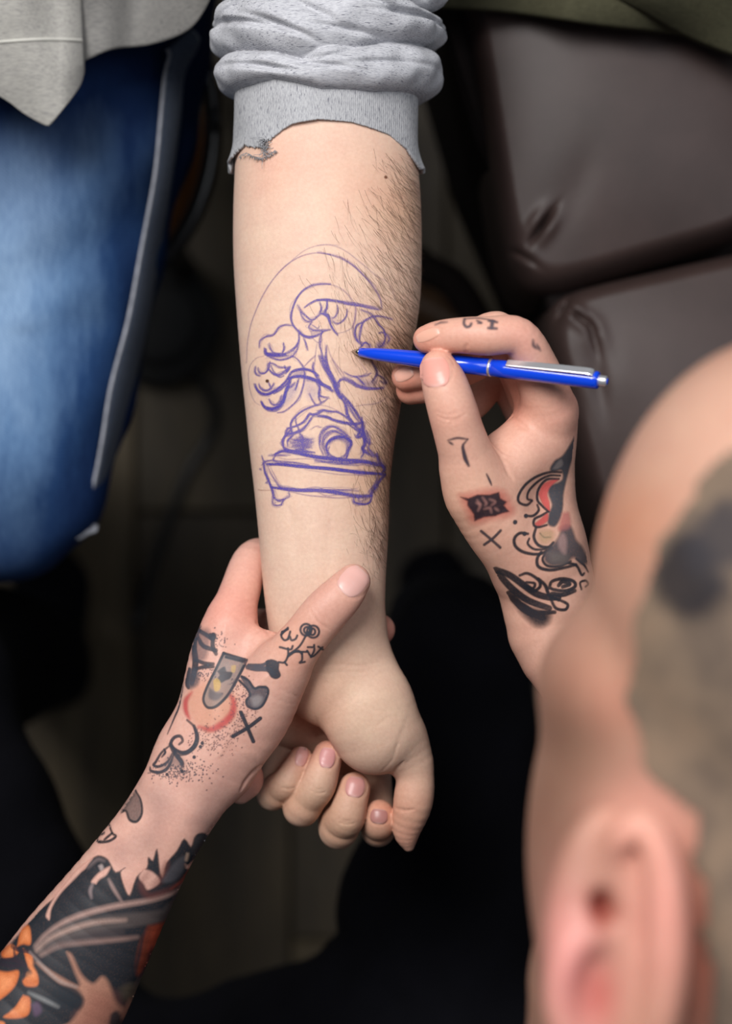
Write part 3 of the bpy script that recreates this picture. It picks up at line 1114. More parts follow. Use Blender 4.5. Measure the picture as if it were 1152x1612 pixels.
def lobes(u, y, th):
    """crease lines run round the arm; between them the cloth stands out in rounded rolls"""
    wob = 5 * np.sin(3.1 * th + 0.6) + 3 * np.sin(5.3 * th)
    c = [np.full_like(u, -230.0) + wob, np.full_like(u, -135.0) - wob, -62 + wob * 1.2 + 10 * u,
         14 + 5 * np.sin(4 * th) + 4 * u + wob * .6,
         ysm([-1, -0.55, -0.2, 0.2, 0.6, 1], [92, 106, 124, 112, 92, 82], u),
         ysm([-1, -0.75, -0.5, 0, 0.5, 0.9, 1], [149, 151, 149, 169, 169, 160, 157], u)]
    amp = [30, 34, 38, 40, 40, 38]
    amp_l = [30, 32, 36, 38, 40, 26]
    out = np.zeros_like(u)
    depth = np.ones_like(u)
    for i in range(len(c) - 1):
        a, b = c[i], c[i + 1]
        t = (y - a) / np.maximum(b - a, 1)
        m = (t >= 0) & (t < 1)
        A = amp[i + 1] * (0.5 + 0.5 * u) + amp_l[i + 1] * (0.5 - 0.5 * u)
        r = (1 - np.abs(2 * np.clip(t, 0, 1) - 1) ** 2.3) ** 0.62
        out = np.where(m, A * r, out)
    # the crease in the middle of the upper side is shallow and fills in
    fill = 26 * np.exp(-((y - c[4]) / 15) ** 2) * np.exp(-((u - 0.05) / 0.22) ** 2) * (np.sin(th) > 0)
    out = np.maximum(out, fill + 2)
    return out


nth, ny = 420, 300
th = np.linspace(0, 2 * math.pi, nth, endpoint=False)
yy = np.linspace(-250, 172, ny)
TH, YY = np.meshgrid(th, yy, indexing='ij')
u = np.cos(TH)
ybot = ysm([-1, -0.75, -0.5, 0, 0.5, 0.9, 1], [151, 152, 150, 170, 170, 161, 158], u)
Yr = -250 + (YY + 250) * (ybot + 250) / 422.0
rad = 146 + lobes(u, Yr, TH)
# slanting drag folds and small crumples
def ridge(x, sharp=2.0):
    return 1 - np.abs(np.sin(x)) ** (1 / sharp)
wv = 3.2 * np.sin(TH * 5 + Yr * 0.060) + 2.2 * np.sin(TH * 8 - Yr * 0.085 + 1.3) + 1.6 * np.sin(TH * 13 + Yr * 0.11 + 0.5) + 1.0 * np.sin(TH * 21 - Yr * 0.05)
env = np.clip((ybot - Yr) / 25, 0, 1) ** 0.5
rad = rad + wv * env


def dent(uc, yc, slope, length, width, depth):
    """a pressed-in fold on the upper side"""
    du, dy = (u - uc) * 180, Yr - yc
    a = math.atan(slope)
    s, n_ = du * math.cos(a) + dy * math.sin(a), -du * math.sin(a) + dy * math.cos(a)
    return -1.6 * depth * np.exp(-(s / length) ** 2 - (n_ / width) ** 2) * (np.sin(TH) > -0.2)


for d in [(-0.75, 60, 0.30, 60, 5, 9), (-0.35, 78, 0.45, 50, 5, 9), (0.75, 48, -0.05, 45, 4.5, 13), (0.35, 36, 0.25, 60, 5, 8), (-0.55, 132, 0.22, 50, 5, 9), (-0.05, 135, 0.12, 55, 4, 6),
          (0.1, 20, 0.5, 30, 5, 8), (0.5, 128, -0.12, 60, 5, 5), (-0.1, 56, 0.5, 40, 6, 7), (0.25, 84, 0.1, 60, 5, 7), (-0.8, 30, -0.6, 22, 4, 7), (0.85, 8, 0.6, 22, 5, 10), (0.6, -12, 0.35, 45, 6, 9)]:
    rad = rad + dent(*d)
# rim turns in against the cuff
turn = np.clip((Yr - (ybot - 7)) / 7, 0, 1)
rad = rad - turn ** 2 * 6
cx = 513 + 7 * np.clip((120 - Yr) / 60, 0, 1) - 3
k_ = (CAM_Z - ARM_Z + 0.037) / FPX
Vx = (cx - 576 + rad * u) * k_
Vy = (806 - Yr) * k_
Vz = ARM_Z - 0.037 + rad * 0.88 * np.sin(TH) * k_
V = np.stack([Vx, Vy, Vz], -1).reshape(-1, 3)
shirt = mesh_obj('sweatshirt', V, grid_faces(nth, ny, True)[:, ::-1], M_sleeve, client)
shirt['label'] = 'light heather grey sweatshirt sleeve pushed up in thick folds'

# cuff: a straight knitted band with its edge turned out and torn on one side
nth, ny = 560, 70
th = np.linspace(0, 2 * math.pi, nth, endpoint=False)
uu = np.cos(th)
top = np.sin(th) > 0
x_of = 513 + 146 * uu
edge_top = ysm([355, 369, 378, 387, 400, 413, 424, 435, 450, 464, 504, 555, 613, 639, 655, 663], [266, 256, 246, 241, 247, 250, 244, 236, 226, 220, 214, 217, 230, 247, 272, 262], x_of)
ragged = np.where((x_of > 372) & (x_of < 436) & top, RNG.uniform(-2.5, 2.5, nth), RNG.uniform(-0.5, 0.5, nth))
edge = np.where(top, edge_top, 272 + 6 * np.sin(3 * th)) + ragged
S01 = np.linspace(0, 1, ny)
TH, SS = np.meshgrid(th, S01, indexing='ij')
Y2 = 120 + (edge[:, None] - 120) * SS
fl_ = np.clip((SS - 0.72) / 0.28, 0, 1) ** 2
side = np.abs(np.cos(TH)) ** 6
r2 = 144 + 2.0 * np.sin(TH * 4 + 1) * SS + fl_ * (2.0 + 7.5 * side) + 1.2 * np.sin(TH * 9 + Y2 * 0.05) * SS
Vx = (513 - 576 + r2 * np.cos(TH)) * k_
Vy = (806 - Y2) * k_
Vz = ARM_Z - 0.037 + (r2 * 0.885 * np.sin(TH)) * k_
V = np.stack([Vx, Vy, Vz], -1).reshape(-1, 3)
F = grid_faces(nth, ny, True)[:, ::-1]
# the hole
cxy = P(417, 226, 0)
c = V[F].mean(1)
q = (c[:, :2] - cxy[:2]) / k_
ang = np.arctan2(q[:, 1], q[:, 0])
rr = np.hypot(q[:, 0] / 0.75, q[:, 1] / 1.5) + 1.8 * np.sin(ang * 5) + 1.2 * np.sin(ang * 9 + 1)
F = F[~((rr < 7.5) & (c[:, 2] > ARM_Z - 0.03))]
cuff = mesh_obj('cuff', V, F, M_cuff, shirt)
cuff['label'] = 'straight knitted cuff with a frayed hole at its edge'
so = cuff.modifiers.new('thickness', 'SOLIDIFY')
so.thickness = 0.0013
so.offset = 1
# frayed yarn round the hole
V, F = [], []


def hair_tube(V, F, pts, r0, r1, n=3):
    b = len(V)
    m = len(pts)
    for i, p in enumerate(pts):
        d = pts[min(i + 1, m - 1)] - pts[max(i - 1, 0)]
        d = d / (np.linalg.norm(d) + 1e-12)
        s = np.cross(d, (0, 0, 1.0))
        s /= (np.linalg.norm(s) + 1e-12)
        w = np.cross(s, d)
        r = r0 + (r1 - r0) * i / (m - 1)
        for k in range(n):
            a = 2 * math.pi * k / n
            V.append(p + (s * math.cos(a) + w * math.sin(a)) * r)
    for i in range(m - 1):
        for k in range(n):
            F.append((b + i * n + k, b + i * n + (k + 1) % n, b + (i + 1) * n + (k + 1) % n, b + (i + 1) * n + k))


for i in range(60):
    a = RNG.uniform(0, 2 * math.pi)
    rad0 = RNG.uniform(0.2, 1.0)
    x, y = 417 + math.cos(a) * 6.5 * rad0, 230 + math.sin(a) * 13 * rad0
    z = SA.z(*[P(x, y, 0)[i] for i in (0, 1)])
    h0 = (z - ARM_Z) * 1000 + RNG.uniform(0.6, 2.6)
    pts = [P(x, y, h0)]
    dr = RNG.normal(0, 1.0, 2)
    for j in range(5):
        dr = dr + RNG.normal(0, 0.8, 2)
        x, y = x + dr[0], y + dr[1]
        h0 += RNG.normal(0, 0.25)
        pts.append(P(x, y, h0))
    hair_tube(V, F, pts, 0.00022, 0.00010)
for i in range(90):                                   # fuzz along the raw edge
    x = RNG.uniform(376, 436)
    y = float(np.interp(x, [369, 378, 387, 400, 413, 424, 435, 450], [256, 246, 241, 247, 250, 244, 236, 226])) - 1
    zz = SA.z(*P(x, y, 0)[:2]) if x > 380 else ARM_Z - 0.022
    h0 = (float(zz) - ARM_Z) * 1000 + 1.6
    pts = [P(x, y, h0)]
    for j in range(3):
        x += RNG.normal(0, 1.6); y += RNG.uniform(0.2, 2.2)
        pts.append(P(x, y, h0 + RNG.normal(0, 0.3)))
    hair_tube(V, F, pts, 0.00018, 0.00008)
fray = mesh_obj('frayed_yarn', V, F, M_fray, shirt)
fray['kind'] = 'stuff'


# ================================================================ the hem of the client's shirt
def resample(p, n):
    p = np.asarray(p, float)
    d = np.r_[0, np.cumsum(np.linalg.norm(np.diff(p, axis=0), axis=1))]
    t = np.linspace(0, d[-1], n)
    return np.column_stack([np.interp(t, d, p[:, i]) for i in range(p.shape[1])])


def loft_sheet(name, rows, nu, nv, hfun, mat, parent, thick=0.0016, smooth=3):
    rows = np.array([resample(catmull(r, 8) if smooth else r, nu) for r in rows])
    tt = np.linspace(0, len(rows) - 1, nv)
    i = np.clip(tt.astype(int), 0, len(rows) - 2)
    w = (tt - i)[:, None, None]
    G_ = rows[i] * (1 - w) + rows[i + 1] * w
    V = []
    for a in range(nv):
        for b in range(nu):
            x, y = G_[a, b]
            V.append(P(x, y, hfun(x, y, b / (nu - 1), a / (nv - 1))))
    F = grid_faces(nv, nu)
    o = mesh_obj(name, V, F, mat, parent)
    m = o.modifiers.new('thickness', 'SOLIDIFY')
    m.thickness = thick
    m.offset = 0
    return o


def shirt_h(x, y, u, v):
    return -80 + 7 * math.sin(x * 0.022 + y * 0.004) + 3 * math.sin(x * 0.045 - y * 0.010 + 1) + 1.5 * math.sin(x * 0.08 + y * 0.012) - 10 * v ** 4


hem_back = loft_sheet('shirt_hem', [[(-260, -420), (60, -430), (300, -400), (470, -330)], [(-260, -150), (40, -150), (260, -150), (420, -190)],
                                   [(-260, 40), (60, 50), (110, 104), (140, 92), (178, 77), (236, 70), (292, 50), (322, 16), (345, -40), (380, -120)]],
                      130, 90, shirt_h, M_shirt_shaded, client)
hem_back['label'] = 'grey shirt hem hanging over the jeans'


def flap_h(x, y, u, v):
    return -64 + 6 * math.sin(x * 0.024 + y * 0.005 + 2) + 3 * math.sin(x * 0.05 - y * 0.014) - 6 * v ** 2 - 16 * max(0, (x - 95) / 40) ** 2


hem_front = loft_sheet('shirt_flap', [[(-260, -380), (-60, -380), (60, -300), (110, -180)], [(-260, -60), (-60, -60), (70, -60), (126, -30)],
                                     [(-260, 66), (-60, 68), (60, 66), (129, 54)], [(-260, 110), (-80, 100), (60, 130), (131, 100)],
                                     [(-260, 60), (-120, 90), (0, 152), (38, 178), (70, 196), (80, 195), (104, 165), (124, 135), (131, 112)]],
                       120, 100, flap_h, heather('pale grey shirt tail cloth', (142, 140, 134), (178, 175, 168), (104, 102, 100), fscale=0.6, fleck_at=0.7), client)  # same shirt heather, with a milder shade put into the colour
hem_front['label'] = 'pointed pale grey shirt tail with a stitched line'
V, F = [], []
hair_tube(V, F, [P(x, 66 - 4 * math.sin(x * 0.02), flap_h(x, 66, 0, 0.6) + 1.6) for x in range(-200, 129, 8)], 0.0009, 0.0009, 5)
st = mesh_obj('hem_seam', V, F, M_thread, hem_front)

# ================================================================ jeans
def denim():
    t = NT('faded blue denim')
    geo = t.n('ShaderNodeTexCoord')
    sep = t.n('ShaderNodeSeparateXYZ')
    t.l(geo.outputs['Object'], sep.inputs[0])
    # the wash: palest along the top of the thigh, deep navy by the side seam and at knee and hip
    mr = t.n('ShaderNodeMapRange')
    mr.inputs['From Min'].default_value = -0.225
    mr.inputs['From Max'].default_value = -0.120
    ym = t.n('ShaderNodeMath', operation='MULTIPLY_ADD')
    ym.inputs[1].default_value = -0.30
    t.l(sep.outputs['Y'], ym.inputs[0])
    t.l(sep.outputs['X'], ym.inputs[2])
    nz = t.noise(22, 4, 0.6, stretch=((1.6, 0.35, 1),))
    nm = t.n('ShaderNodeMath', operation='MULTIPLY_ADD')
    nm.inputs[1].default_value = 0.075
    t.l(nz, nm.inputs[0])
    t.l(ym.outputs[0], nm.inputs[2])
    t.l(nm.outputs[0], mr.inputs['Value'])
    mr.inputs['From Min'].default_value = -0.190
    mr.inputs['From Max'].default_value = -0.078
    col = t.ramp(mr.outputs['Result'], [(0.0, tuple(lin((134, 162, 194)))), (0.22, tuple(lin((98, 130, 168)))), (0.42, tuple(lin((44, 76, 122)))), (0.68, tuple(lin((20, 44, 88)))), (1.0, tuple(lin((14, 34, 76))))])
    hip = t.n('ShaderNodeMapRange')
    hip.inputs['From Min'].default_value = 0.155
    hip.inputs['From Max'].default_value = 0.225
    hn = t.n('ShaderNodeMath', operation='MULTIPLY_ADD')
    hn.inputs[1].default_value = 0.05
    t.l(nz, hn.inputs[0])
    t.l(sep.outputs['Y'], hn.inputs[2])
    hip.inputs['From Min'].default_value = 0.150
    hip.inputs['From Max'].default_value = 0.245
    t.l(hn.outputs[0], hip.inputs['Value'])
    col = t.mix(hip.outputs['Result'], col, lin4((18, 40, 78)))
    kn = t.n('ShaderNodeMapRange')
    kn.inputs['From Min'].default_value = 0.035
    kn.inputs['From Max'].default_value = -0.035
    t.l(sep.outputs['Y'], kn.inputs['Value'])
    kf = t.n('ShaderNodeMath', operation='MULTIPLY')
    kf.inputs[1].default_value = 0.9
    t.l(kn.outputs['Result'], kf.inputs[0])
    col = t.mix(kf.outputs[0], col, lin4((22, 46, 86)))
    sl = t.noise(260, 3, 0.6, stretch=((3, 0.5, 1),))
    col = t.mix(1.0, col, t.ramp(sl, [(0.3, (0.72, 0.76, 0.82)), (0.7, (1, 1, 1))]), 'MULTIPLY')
    t.l(col, t.b.inputs['Base Color'])
    w = t.n('ShaderNodeTexWave', bands_direction='DIAGONAL')
    w.inputs['Scale'].default_value = 260
    t.l(geo.outputs['Object'], w.inputs['Vector'])
    t.bump(w.outputs['Fac'], 0.2, 0.0005)
    t.set(rough=0.9, spec=0.15)
    return t.m


JV = Vol((-0.42, -0.075, 0.0), (-0.055, 0.62, 0.66), 0.0042)
JD = JV.D
HJ = -205
JE = [(-900, 345, 300), (-300, 345, 295), (21, 336, 278), (97, 325, 270), (173, 306, 260), (295, 281, 242), (400, 251, 224), (504, 233, 215), (608, 207, 205), (695, 185, 190), (750, 164, 160)]
JV.chain(JD, [P(e - r, y, HJ) for y, e, r in JE], [R(r, HJ) for y, e, r in JE], 0.92, n=4)
JV.chain(JD, [P(4, 750, HJ), P(-30, 740, HJ - 120), P(-60, 700, HJ - 420)], [R(156, HJ), R(140, HJ - 100), 0.062], k=0.01)
X = JV.ax[0][:, None, None]; Y = JV.ax[1][None, :, None]; Z = JV.ax[2][None, None, :]
JV.D += (0.0016 * np.sin(Y * 70 + X * 50 + np.sin(X * 40) * 1.5) + 0.0011 * np.sin(Y * 130 - X * 90) * (Y > 0.10) + 0.0009 * np.sin(Z * 120 + Y * 40)).astype(np.float32)
V, F = JV.surface()
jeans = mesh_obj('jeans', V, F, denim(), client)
jeans['label'] = 'faded blue jeans, pale along the thigh and navy at the side'
JS = Skin(JV)
# side seam: a raised grey band with two pale stitched ridges
M_seam = heather('worn grey seam tape', (72, 82, 100), (96, 106, 124), (54, 62, 82), fscale=0.5)
M_seam_edge = simple('frayed seam edge', (158, 160, 168), 0.95, var=0.2, scale=200)
Lf = catmull([(262, 78), (266, 88), (259, 115), (252, 190), (243, 278), (222, 392), (201, 504), (174, 608), (160, 695), (146, 765), (120, 848)], 8)
Rt = catmull([(300, 48), (312, 64), (288, 115), (282, 180), (274, 243), (250, 392), (232, 504), (208, 608), (184, 695), (165, 765), (141, 832)], 8)
Lf, Rt = resample(Lf, 90), resample(Rt, 90)


def on_jeans(frac, extra):
    # points on the flank of the thigh: frac runs across the band from its upper line (0) to the outer line (1)
    pts = Lf * (1 - frac) + Rt * frac
    e = np.interp(pts[:, 1], [j[0] for j in JE] + [775, 850], [j[1] for j in JE] + [160, 124])
    r = np.interp(pts[:, 1], [j[0] for j in JE] + [850], [j[2] for j in JE] + [130]) * (1 - 0) 
    out = []
    for (x, y), ee, rr in zip(pts, e, r):
        xin = max(ee - x, 0.0)
        cosv = np.clip((rr - xin) / rr, 0, 1)
        hz = HJ + math.sqrt(max(1 - cosv ** 2, 0)) * rr * (0.9 - HJ * 1e-3) / FPX * 1000 * 0.92
        # a higher point shows further out, so bring the plan position back under the same line of sight
        q = P(x, y, hz + 1.5 + extra)
        out.append(q)
    out = np.array(out)
    k = np.ones(9) / 9
    zz = np.convolve(np.pad(out[:, 2], 4, mode='edge'), k, 'valid')
    for i, (x, y) in enumerate(pts):
        out[i] = P(x, y, (zz[i] - ARM_Z) * 1000)
    return out


V = []
nu = 9
for s in np.linspace(0, 1, nu):
    V.append(on_jeans(s, 0.8 * math.sin(math.pi * s)))
V = np.array(V).reshape(-1, 3)
seam = mesh_obj('side_seam', V, grid_faces(nu, 90), M_seam, jeans)
so = seam.modifiers.new('thickness', 'SOLIDIFY'); so.thickness = 0.0016
for side in (0.02, 0.98):
    V, F = [], []
    w = on_jeans(side, 1.6)
    hair_tube(V, F, list(w), 0.0010, 0.0010, 6)
    mesh_obj('seam_edge', V, F, M_seam_edge, seam)
V, F = [], []
w = np.array([P(122, 846, -190), P(136, 838, -191), P(150, 834, -193), P(152, 830, -194), P(142, 826, -194)])
hair_tube(V, F, list(w), 0.0020, 0.0012, 6)
mesh_obj('frayed_end', V, F, M_seam_edge, seam)

# ================================================================ the artist's black clothes
M_black = simple('black cotton', (9, 9, 14), 0.95, spec=0.1)
M_black2 = simple('black shirt jersey', (11, 11, 15), 0.95, spec=0.1)
TV = Vol((-0.42, -0.72, 0.0), (0.42, 0.02, 0.72), 0.0055)
D_ = TV.D
TV.chain(D_, [P(716, 1042, -250), P(720, 1250, -262), P(700, 1560, -262), np.array([0.10, -0.50, 0.50])], [R(112, -215), R(135, -250), R(178, -250), 0.105], 0.9, n=8)
TV.chain(D_, [P(716, 1042, -250), np.array([0.06, -0.09, 0.40]), np.array([0.06, -0.11, 0.06])], [R(108, -215), 0.050, 0.040], k=0.01)
TV.chain(D_, [P(-150, 1060, -240), P(-80, 1330, -250), P(20, 1640, -255), np.array([-0.06, -0.52, 0.50])], [R(150, -240), R(185, -250), R(215, -250), 0.105], 0.9, n=8)
TV.chain(D_, [P(-150, 1060, -240), np.array([-0.27, -0.10, 0.38]), np.array([-0.27, -0.12, 0.06])], [R(145, -240), 0.052, 0.042], k=0.01)
TV.chain(D_, [np.array([-0.12, -0.42, 0.475]), np.array([0.0, -0.40, 0.485]), np.array([0.12, -0.42, 0.475])], [0.10, 0.125, 0.11], k=0.04)
TV.chain(D_, [np.array([-0.08, -0.55, 0.50]), np.array([0.10, -0.55, 0.50])], [0.13, 0.13], k=0.03)
for fx in (0.06, -0.27):
    TV.chain(D_, [np.array([fx, -0.13, 0.035]), np.array([fx, -0.06, 0.03])], [0.036, 0.032], 0.9, k=0.01)
X = TV.ax[0][:, None, None]; Y = TV.ax[1][None, :, None]; Z = TV.ax[2][None, None, :]
TV.D += (0.0022 * np.sin(Y * 60 + X * 45) + 0.0015 * np.sin(X * 110 - Y * 70 + Z * 30)).astype(np.float32)
V, F = TV.surface()
trousers = mesh_obj('trousers', V, F, M_black, artist)
trousers['label'] = 'black trousers, one knee rounded beside the gripped wrist'
UV_ = Vol((-0.36, -0.74, 0.42), (0.42, -0.19, 1.12), 0.0055)
D_ = UV_.D
UV_.chain(D_, [np.array([0.01, -0.56, 0.50]), np.array([0.04, -0.56, 0.72]), np.array([0.07, -0.52, 0.88]), np.array([0.08, -0.46, 0.96])], [0.135, 0.14, 0.145, 0.08], 0.8, nrm=(0, 1, 0.2), n=6)
UV_.chain(D_, [np.array([0.07, -0.49, 0.92]), np.array([-0.11, -0.47, 0.95]), np.array([-0.19, -0.43, 0.87]), P(-190, 1960, -6)], [0.09, 0.072, 0.062, 0.056], k=0.03, n=6)
UV_.chain(D_, [np.array([0.07, -0.49, 0.92]), np.array([0.25, -0.45, 0.95]), np.array([0.30, -0.34, 0.86]), np.array([0.270, -0.215, 0.782])], [0.09, 0.072, 0.062, 0.055], k=0.03, n=6)
V, F = UV_.surface()
tee = mesh_obj('shirt', V, F, M_black2, artist)

# scalp hair: a close-cropped shell with a dark patch
def buzz():
    t = NT('shaved stubble')
    n1 = t.noise(34, 4, 0.6)
    n2 = t.noise(900, 2, 0.6)
    col = t.ramp(n1, [(0.3, tuple(lin((92, 80, 72)))), (0.55, tuple(lin((124, 106, 90)))), (0.8, tuple(lin((142, 118, 98))))])
    tc = t.n('ShaderNodeTexCoord')
    for (c, r, rgb) in [(SH.hit([(1078, 912)])[0], 0.009, (34, 34, 40)), (SH.hit([(1140, 850)])[0], 0.008, (58, 56, 60))]:
        m = t.n('ShaderNodeVectorMath', operation='DISTANCE')
        m.inputs[1].default_value = tuple(c)
        t.l(tc.outputs['Object'], m.inputs[0])
        a = t.n('ShaderNodeMath', operation='MULTIPLY_ADD')
        a.inputs[1].default_value = 0.020
        t.l(n1, a.inputs[0])
        t.l(m.outputs['Value'], a.inputs[2])
        q = t.n('ShaderNodeMapRange')
        q.inputs['From Min'].default_value = r * 1.0 + 0.010
        q.inputs['From Max'].default_value = r * 1.6 + 0.012
        q.inputs['To Min'].default_value = 0.85
        q.inputs['To Max'].default_value = 0
        t.l(a.outputs[0], q.inputs['Value'])
        col = t.mix(q.outputs['Result'], col, lin4(rgb))
    t.l(col, t.b.inputs['Base Color'])
    t.bump(n2, 0.6, 0.001)
    t.set(rough=0.95, spec=0.1)
    return t.m


V, F = SH.V, SH.F
N = np.zeros_like(V)
fn = np.cross(V[F[:, 2]] - V[F[:, 0]], V[F[:, 3]] - V[F[:, 1]])
for i in range(4): np.add.at(N, F[:, i], fn)
N /= np.linalg.norm(N, axis=1, keepdims=True) + 1e-12
k3 = (CAM_Z - V[:, 2]) / FPX
px, py = V[:, 0] / k3 + 576, 806 - V[:, 1] / k3
line_x = np.interp(py, [500, 640, 760, 900, 1000, 1100, 1200, 1290, 1400, 1520, 1700], [1400, 1240, 1095, 1020, 1000, 990, 1010, 1090, 1100, 1112, 1130])
hair_v = (px > line_x + 6 * np.sin(py * 0.05)) & (V[:, 1] > -0.20)
Fm = F[hair_v[F].all(1)]
used = np.unique(Fm)
mp = np.full(len(V), -1); mp[used] = np.arange(len(used))
hair = mesh_obj('scalp_hair', V[used] + N[used] * 0.0012, mp[Fm].astype(np.int32), buzz(), artist_body)
hair['label'] = 'close-cropped greyish brown hair with a dark patch'

# ================================================================ leather chair
def leather():
    t = NT('dark brown leather')
    f = t.noise(14, 4, 0.6)
    g = t.noise(500, 3, 0.6)
    col = t.ramp(f, [(0.3, tuple(lin((50, 38, 35)))), (0.7, tuple(lin((64, 50, 47))))])
    t.l(col, t.b.inputs['Base Color'])
    t.bump(g, 0.12, 0.0006)
    t.set(rough=0.48, spec=0.32)
    return t.m


M_leather = leather()
M_leather_dark = simple('near-black leather side', (20, 14, 13), 0.85, spec=0.15)
M_wood_dark = simple('varnished brown wood', (70, 46, 22), 0.4, var=0.3, scale=20)
M_brass = NT('brushed brass tube').set(color=(0.55, 0.40, 0.20, 1), rough=0.3, metal=1.0).m
chair = empty('leather_chair', (0.17, 0.16, 0.0))
tag(chair, 'dark brown leather chair with two plump cushions and a brass side tube', 'chair')


def cushion(name, corners, h_top, thick, bulge, rnd, pinches, n=150, label=None, lines=()):
    """a stuffed leather pad over a four-cornered plan; pinched leather at the corners"""
    c = np.array([P(x, y, h_top)[:2] for x, y in corners])     # order: top-left, top-right, bottom-right, bottom-left
    s = np.linspace(-1, 1, n)
    # denser near rims
    s = np.sign(s) * (1 - (1 - np.abs(s)) ** 1.5)
    A, B = np.meshgrid(s, s, indexing='ij')
    rho = np.maximum((np.abs(A) ** 6 + np.abs(B) ** 6) ** (1 / 6), 1e-6)
    # squircle plan
    mx_ = np.maximum(np.abs(A), np.abs(B))
    ang = np.where(mx_ > 0, mx_ / np.maximum((np.abs(A) ** rnd + np.abs(B) ** rnd) ** (1 / rnd), 1e-6), 1)
    a_, b_ = A * ang, B * ang
    U, W = (a_ + 1) / 2, (b_ + 1) / 2
    XY = (c[0] * (1 - U)[..., None] * (1 - W)[..., None] + c[1] * U[..., None] * (1 - W)[..., None] + c[2] * U[..., None] * W[..., None] + c[3] * (1 - U)[..., None] * W[..., None])
    edge_ = np.clip((1 - mx_) / 0.13, 0, 1)
    z = ARM_Z + h_top * 1e-3 + bulge * (1 - a_ ** 2) * (1 - b_ ** 2) - thick * 0.32 * (1 - np.sqrt(1 - (1 - edge_) ** 2 * 0.999))
    for (px_, py_, ang_d, L_, W_, dep) in pinches:
        p0 = P(px_, py_, h_top)[:2]
        ca_, sa_ = math.cos(math.radians(ang_d)), math.sin(math.radians(ang_d))
        dx, dy = XY[..., 0] - p0[0], XY[..., 1] - p0[1]
        l_ = dx * ca_ + dy * sa_
        w_ = -dx * sa_ + dy * ca_
        L_, W_ = L_ * 1e-3, W_ * 1e-3
        z = z - dep * 1e-3 * np.exp(-(l_ / L_) ** 2) * (np.exp(-(w_ / W_) ** 2) - 0.30 * np.exp(-((np.abs(w_) - 3.0 * W_) / (2.2 * W_)) ** 2))
    topv = np.dstack([XY, z]).reshape(-1, 3)
    V = list(topv)
    F = list(map(tuple, grid_faces(n, n)))
    ring = [(i, 0) for i in range(n)] + [(n - 1, j) for j in range(1, n)] + [(i, n - 1) for i in range(n - 2, -1, -1)] + [(0, j) for j in range(n - 2, 0, -1)]
    ids = [i * n + j for i, j in ring]
    cen = topv[:, :2].mean(0)
    prev = ids
    for (dz, sc) in ((0.10, 1.004), (0.35, 1.010), (0.65, 1.010), (0.9, 1.0), (1.0, 0.985)):
        cur = []
        for q in ids:
            p = topv[q]
            xy = cen + (p[:2] - cen) * sc
            V.append(np.array([xy[0], xy[1], p[2] - thick * dz]))
            cur.append(len(V) - 1)
        for i in range(len(prev)):
            j = (i + 1) % len(prev)
            F.append((prev[i], cur[i], cur[j], prev[j]))
        prev = cur
    F.append(tuple(prev[::-1]))
    o = mesh_obj(name, V, [f[::-1] for f in F] if True else F, M_leather, chair)
    if label: o['label'] = label
    return o


HC = -145
back_c = cushion('back_cushion', [(706, -160), (1210, -130), (1230, 352), (812, 482)], HC, 0.10, 0.012, 7.0,
                 [(853, 356, 55, 9, 1.5, 8.5), (823, 402, -35, 9, 1.2, 4), (905, 300, 70, 22, 9, 1.0)], label='upper brown leather cushion with a pinched corner')
seat_c = cushion('seat_cushion', [(846, 462), (1250, 372), (1330, 800), (968, 930)], HC - 2, 0.10, 0.010, 7.0,
                 [(888, 484, 60, 7, 1.4, 6), (912, 500, -38, 8, 1.3, 4.5), (934, 530, -75, 9, 1.5, 3.5), (870, 520, 65, 12, 4, 2.2), (940, 600, -80, 18, 5, 2.5), (905, 620, -70, 16, 4, 1.8)], label='lower brown leather cushion, creased near its corner')


def slab(name, poly, h0, h1, mat, parent, bevel=0.004):
    """a flat panel with its own thickness over a plan outline"""
    n = len(poly)
    c = np.mean(poly, 0)
    V = []
    inner = [tuple(np.array(p) + (c - np.array(p)) / np.linalg.norm(c - np.array(p)) * (bevel / 0.0003)) for p in poly]
    for p in poly: V.append(P(p[0], p[1], h0))
    top_xy = [P(p[0], p[1], h0)[:2] for p in poly]
    in_xy = [P(p[0], p[1], h0)[:2] for p in inner]
    for q in top_xy: V.append(np.array([q[0], q[1], ARM_Z + h1 * 1e-3 - bevel]))
    for q in in_xy: V.append(np.array([q[0], q[1], ARM_Z + h1 * 1e-3]))
    F = [tuple(range(n))]
    for k in range(2):
        for i in range(n):
            j = (i + 1) % n
            F.append((k * n + j, k * n + i, (k + 1) * n + i, (k + 1) * n + j))
    F.append(tuple(2 * n + i for i in range(n))[::-1])
    return mesh_obj(name, V, F, mat, parent, smooth=False)


side = slab('side_panel', [(690, -160), (742, -160), (760, 60), (842, 470), (870, 560), (960, 920), (930, 940), (845, 640), (778, 470), (716, 330), (655, 120)], -420, HC - 22, M_leather_dark, chair)
base = slab('frame_rail', [(780, 40), (1200, 40), (1300, 800), (960, 840), (850, 500)], -440, -330, M_leather_dark, chair)


def tube(name, pts, r, mat, parent, n=12, sub=8):
    V, F = [], []
    hair_tube(V, F, list(catmull(np.array(pts), sub)), r, r, n)
    m = len(V) // n
    F.append(tuple(range(n))); F.append(tuple((m - 1) * n + i for i in range(n))[::-1])
    return mesh_obj(name, V, F, mat, parent)


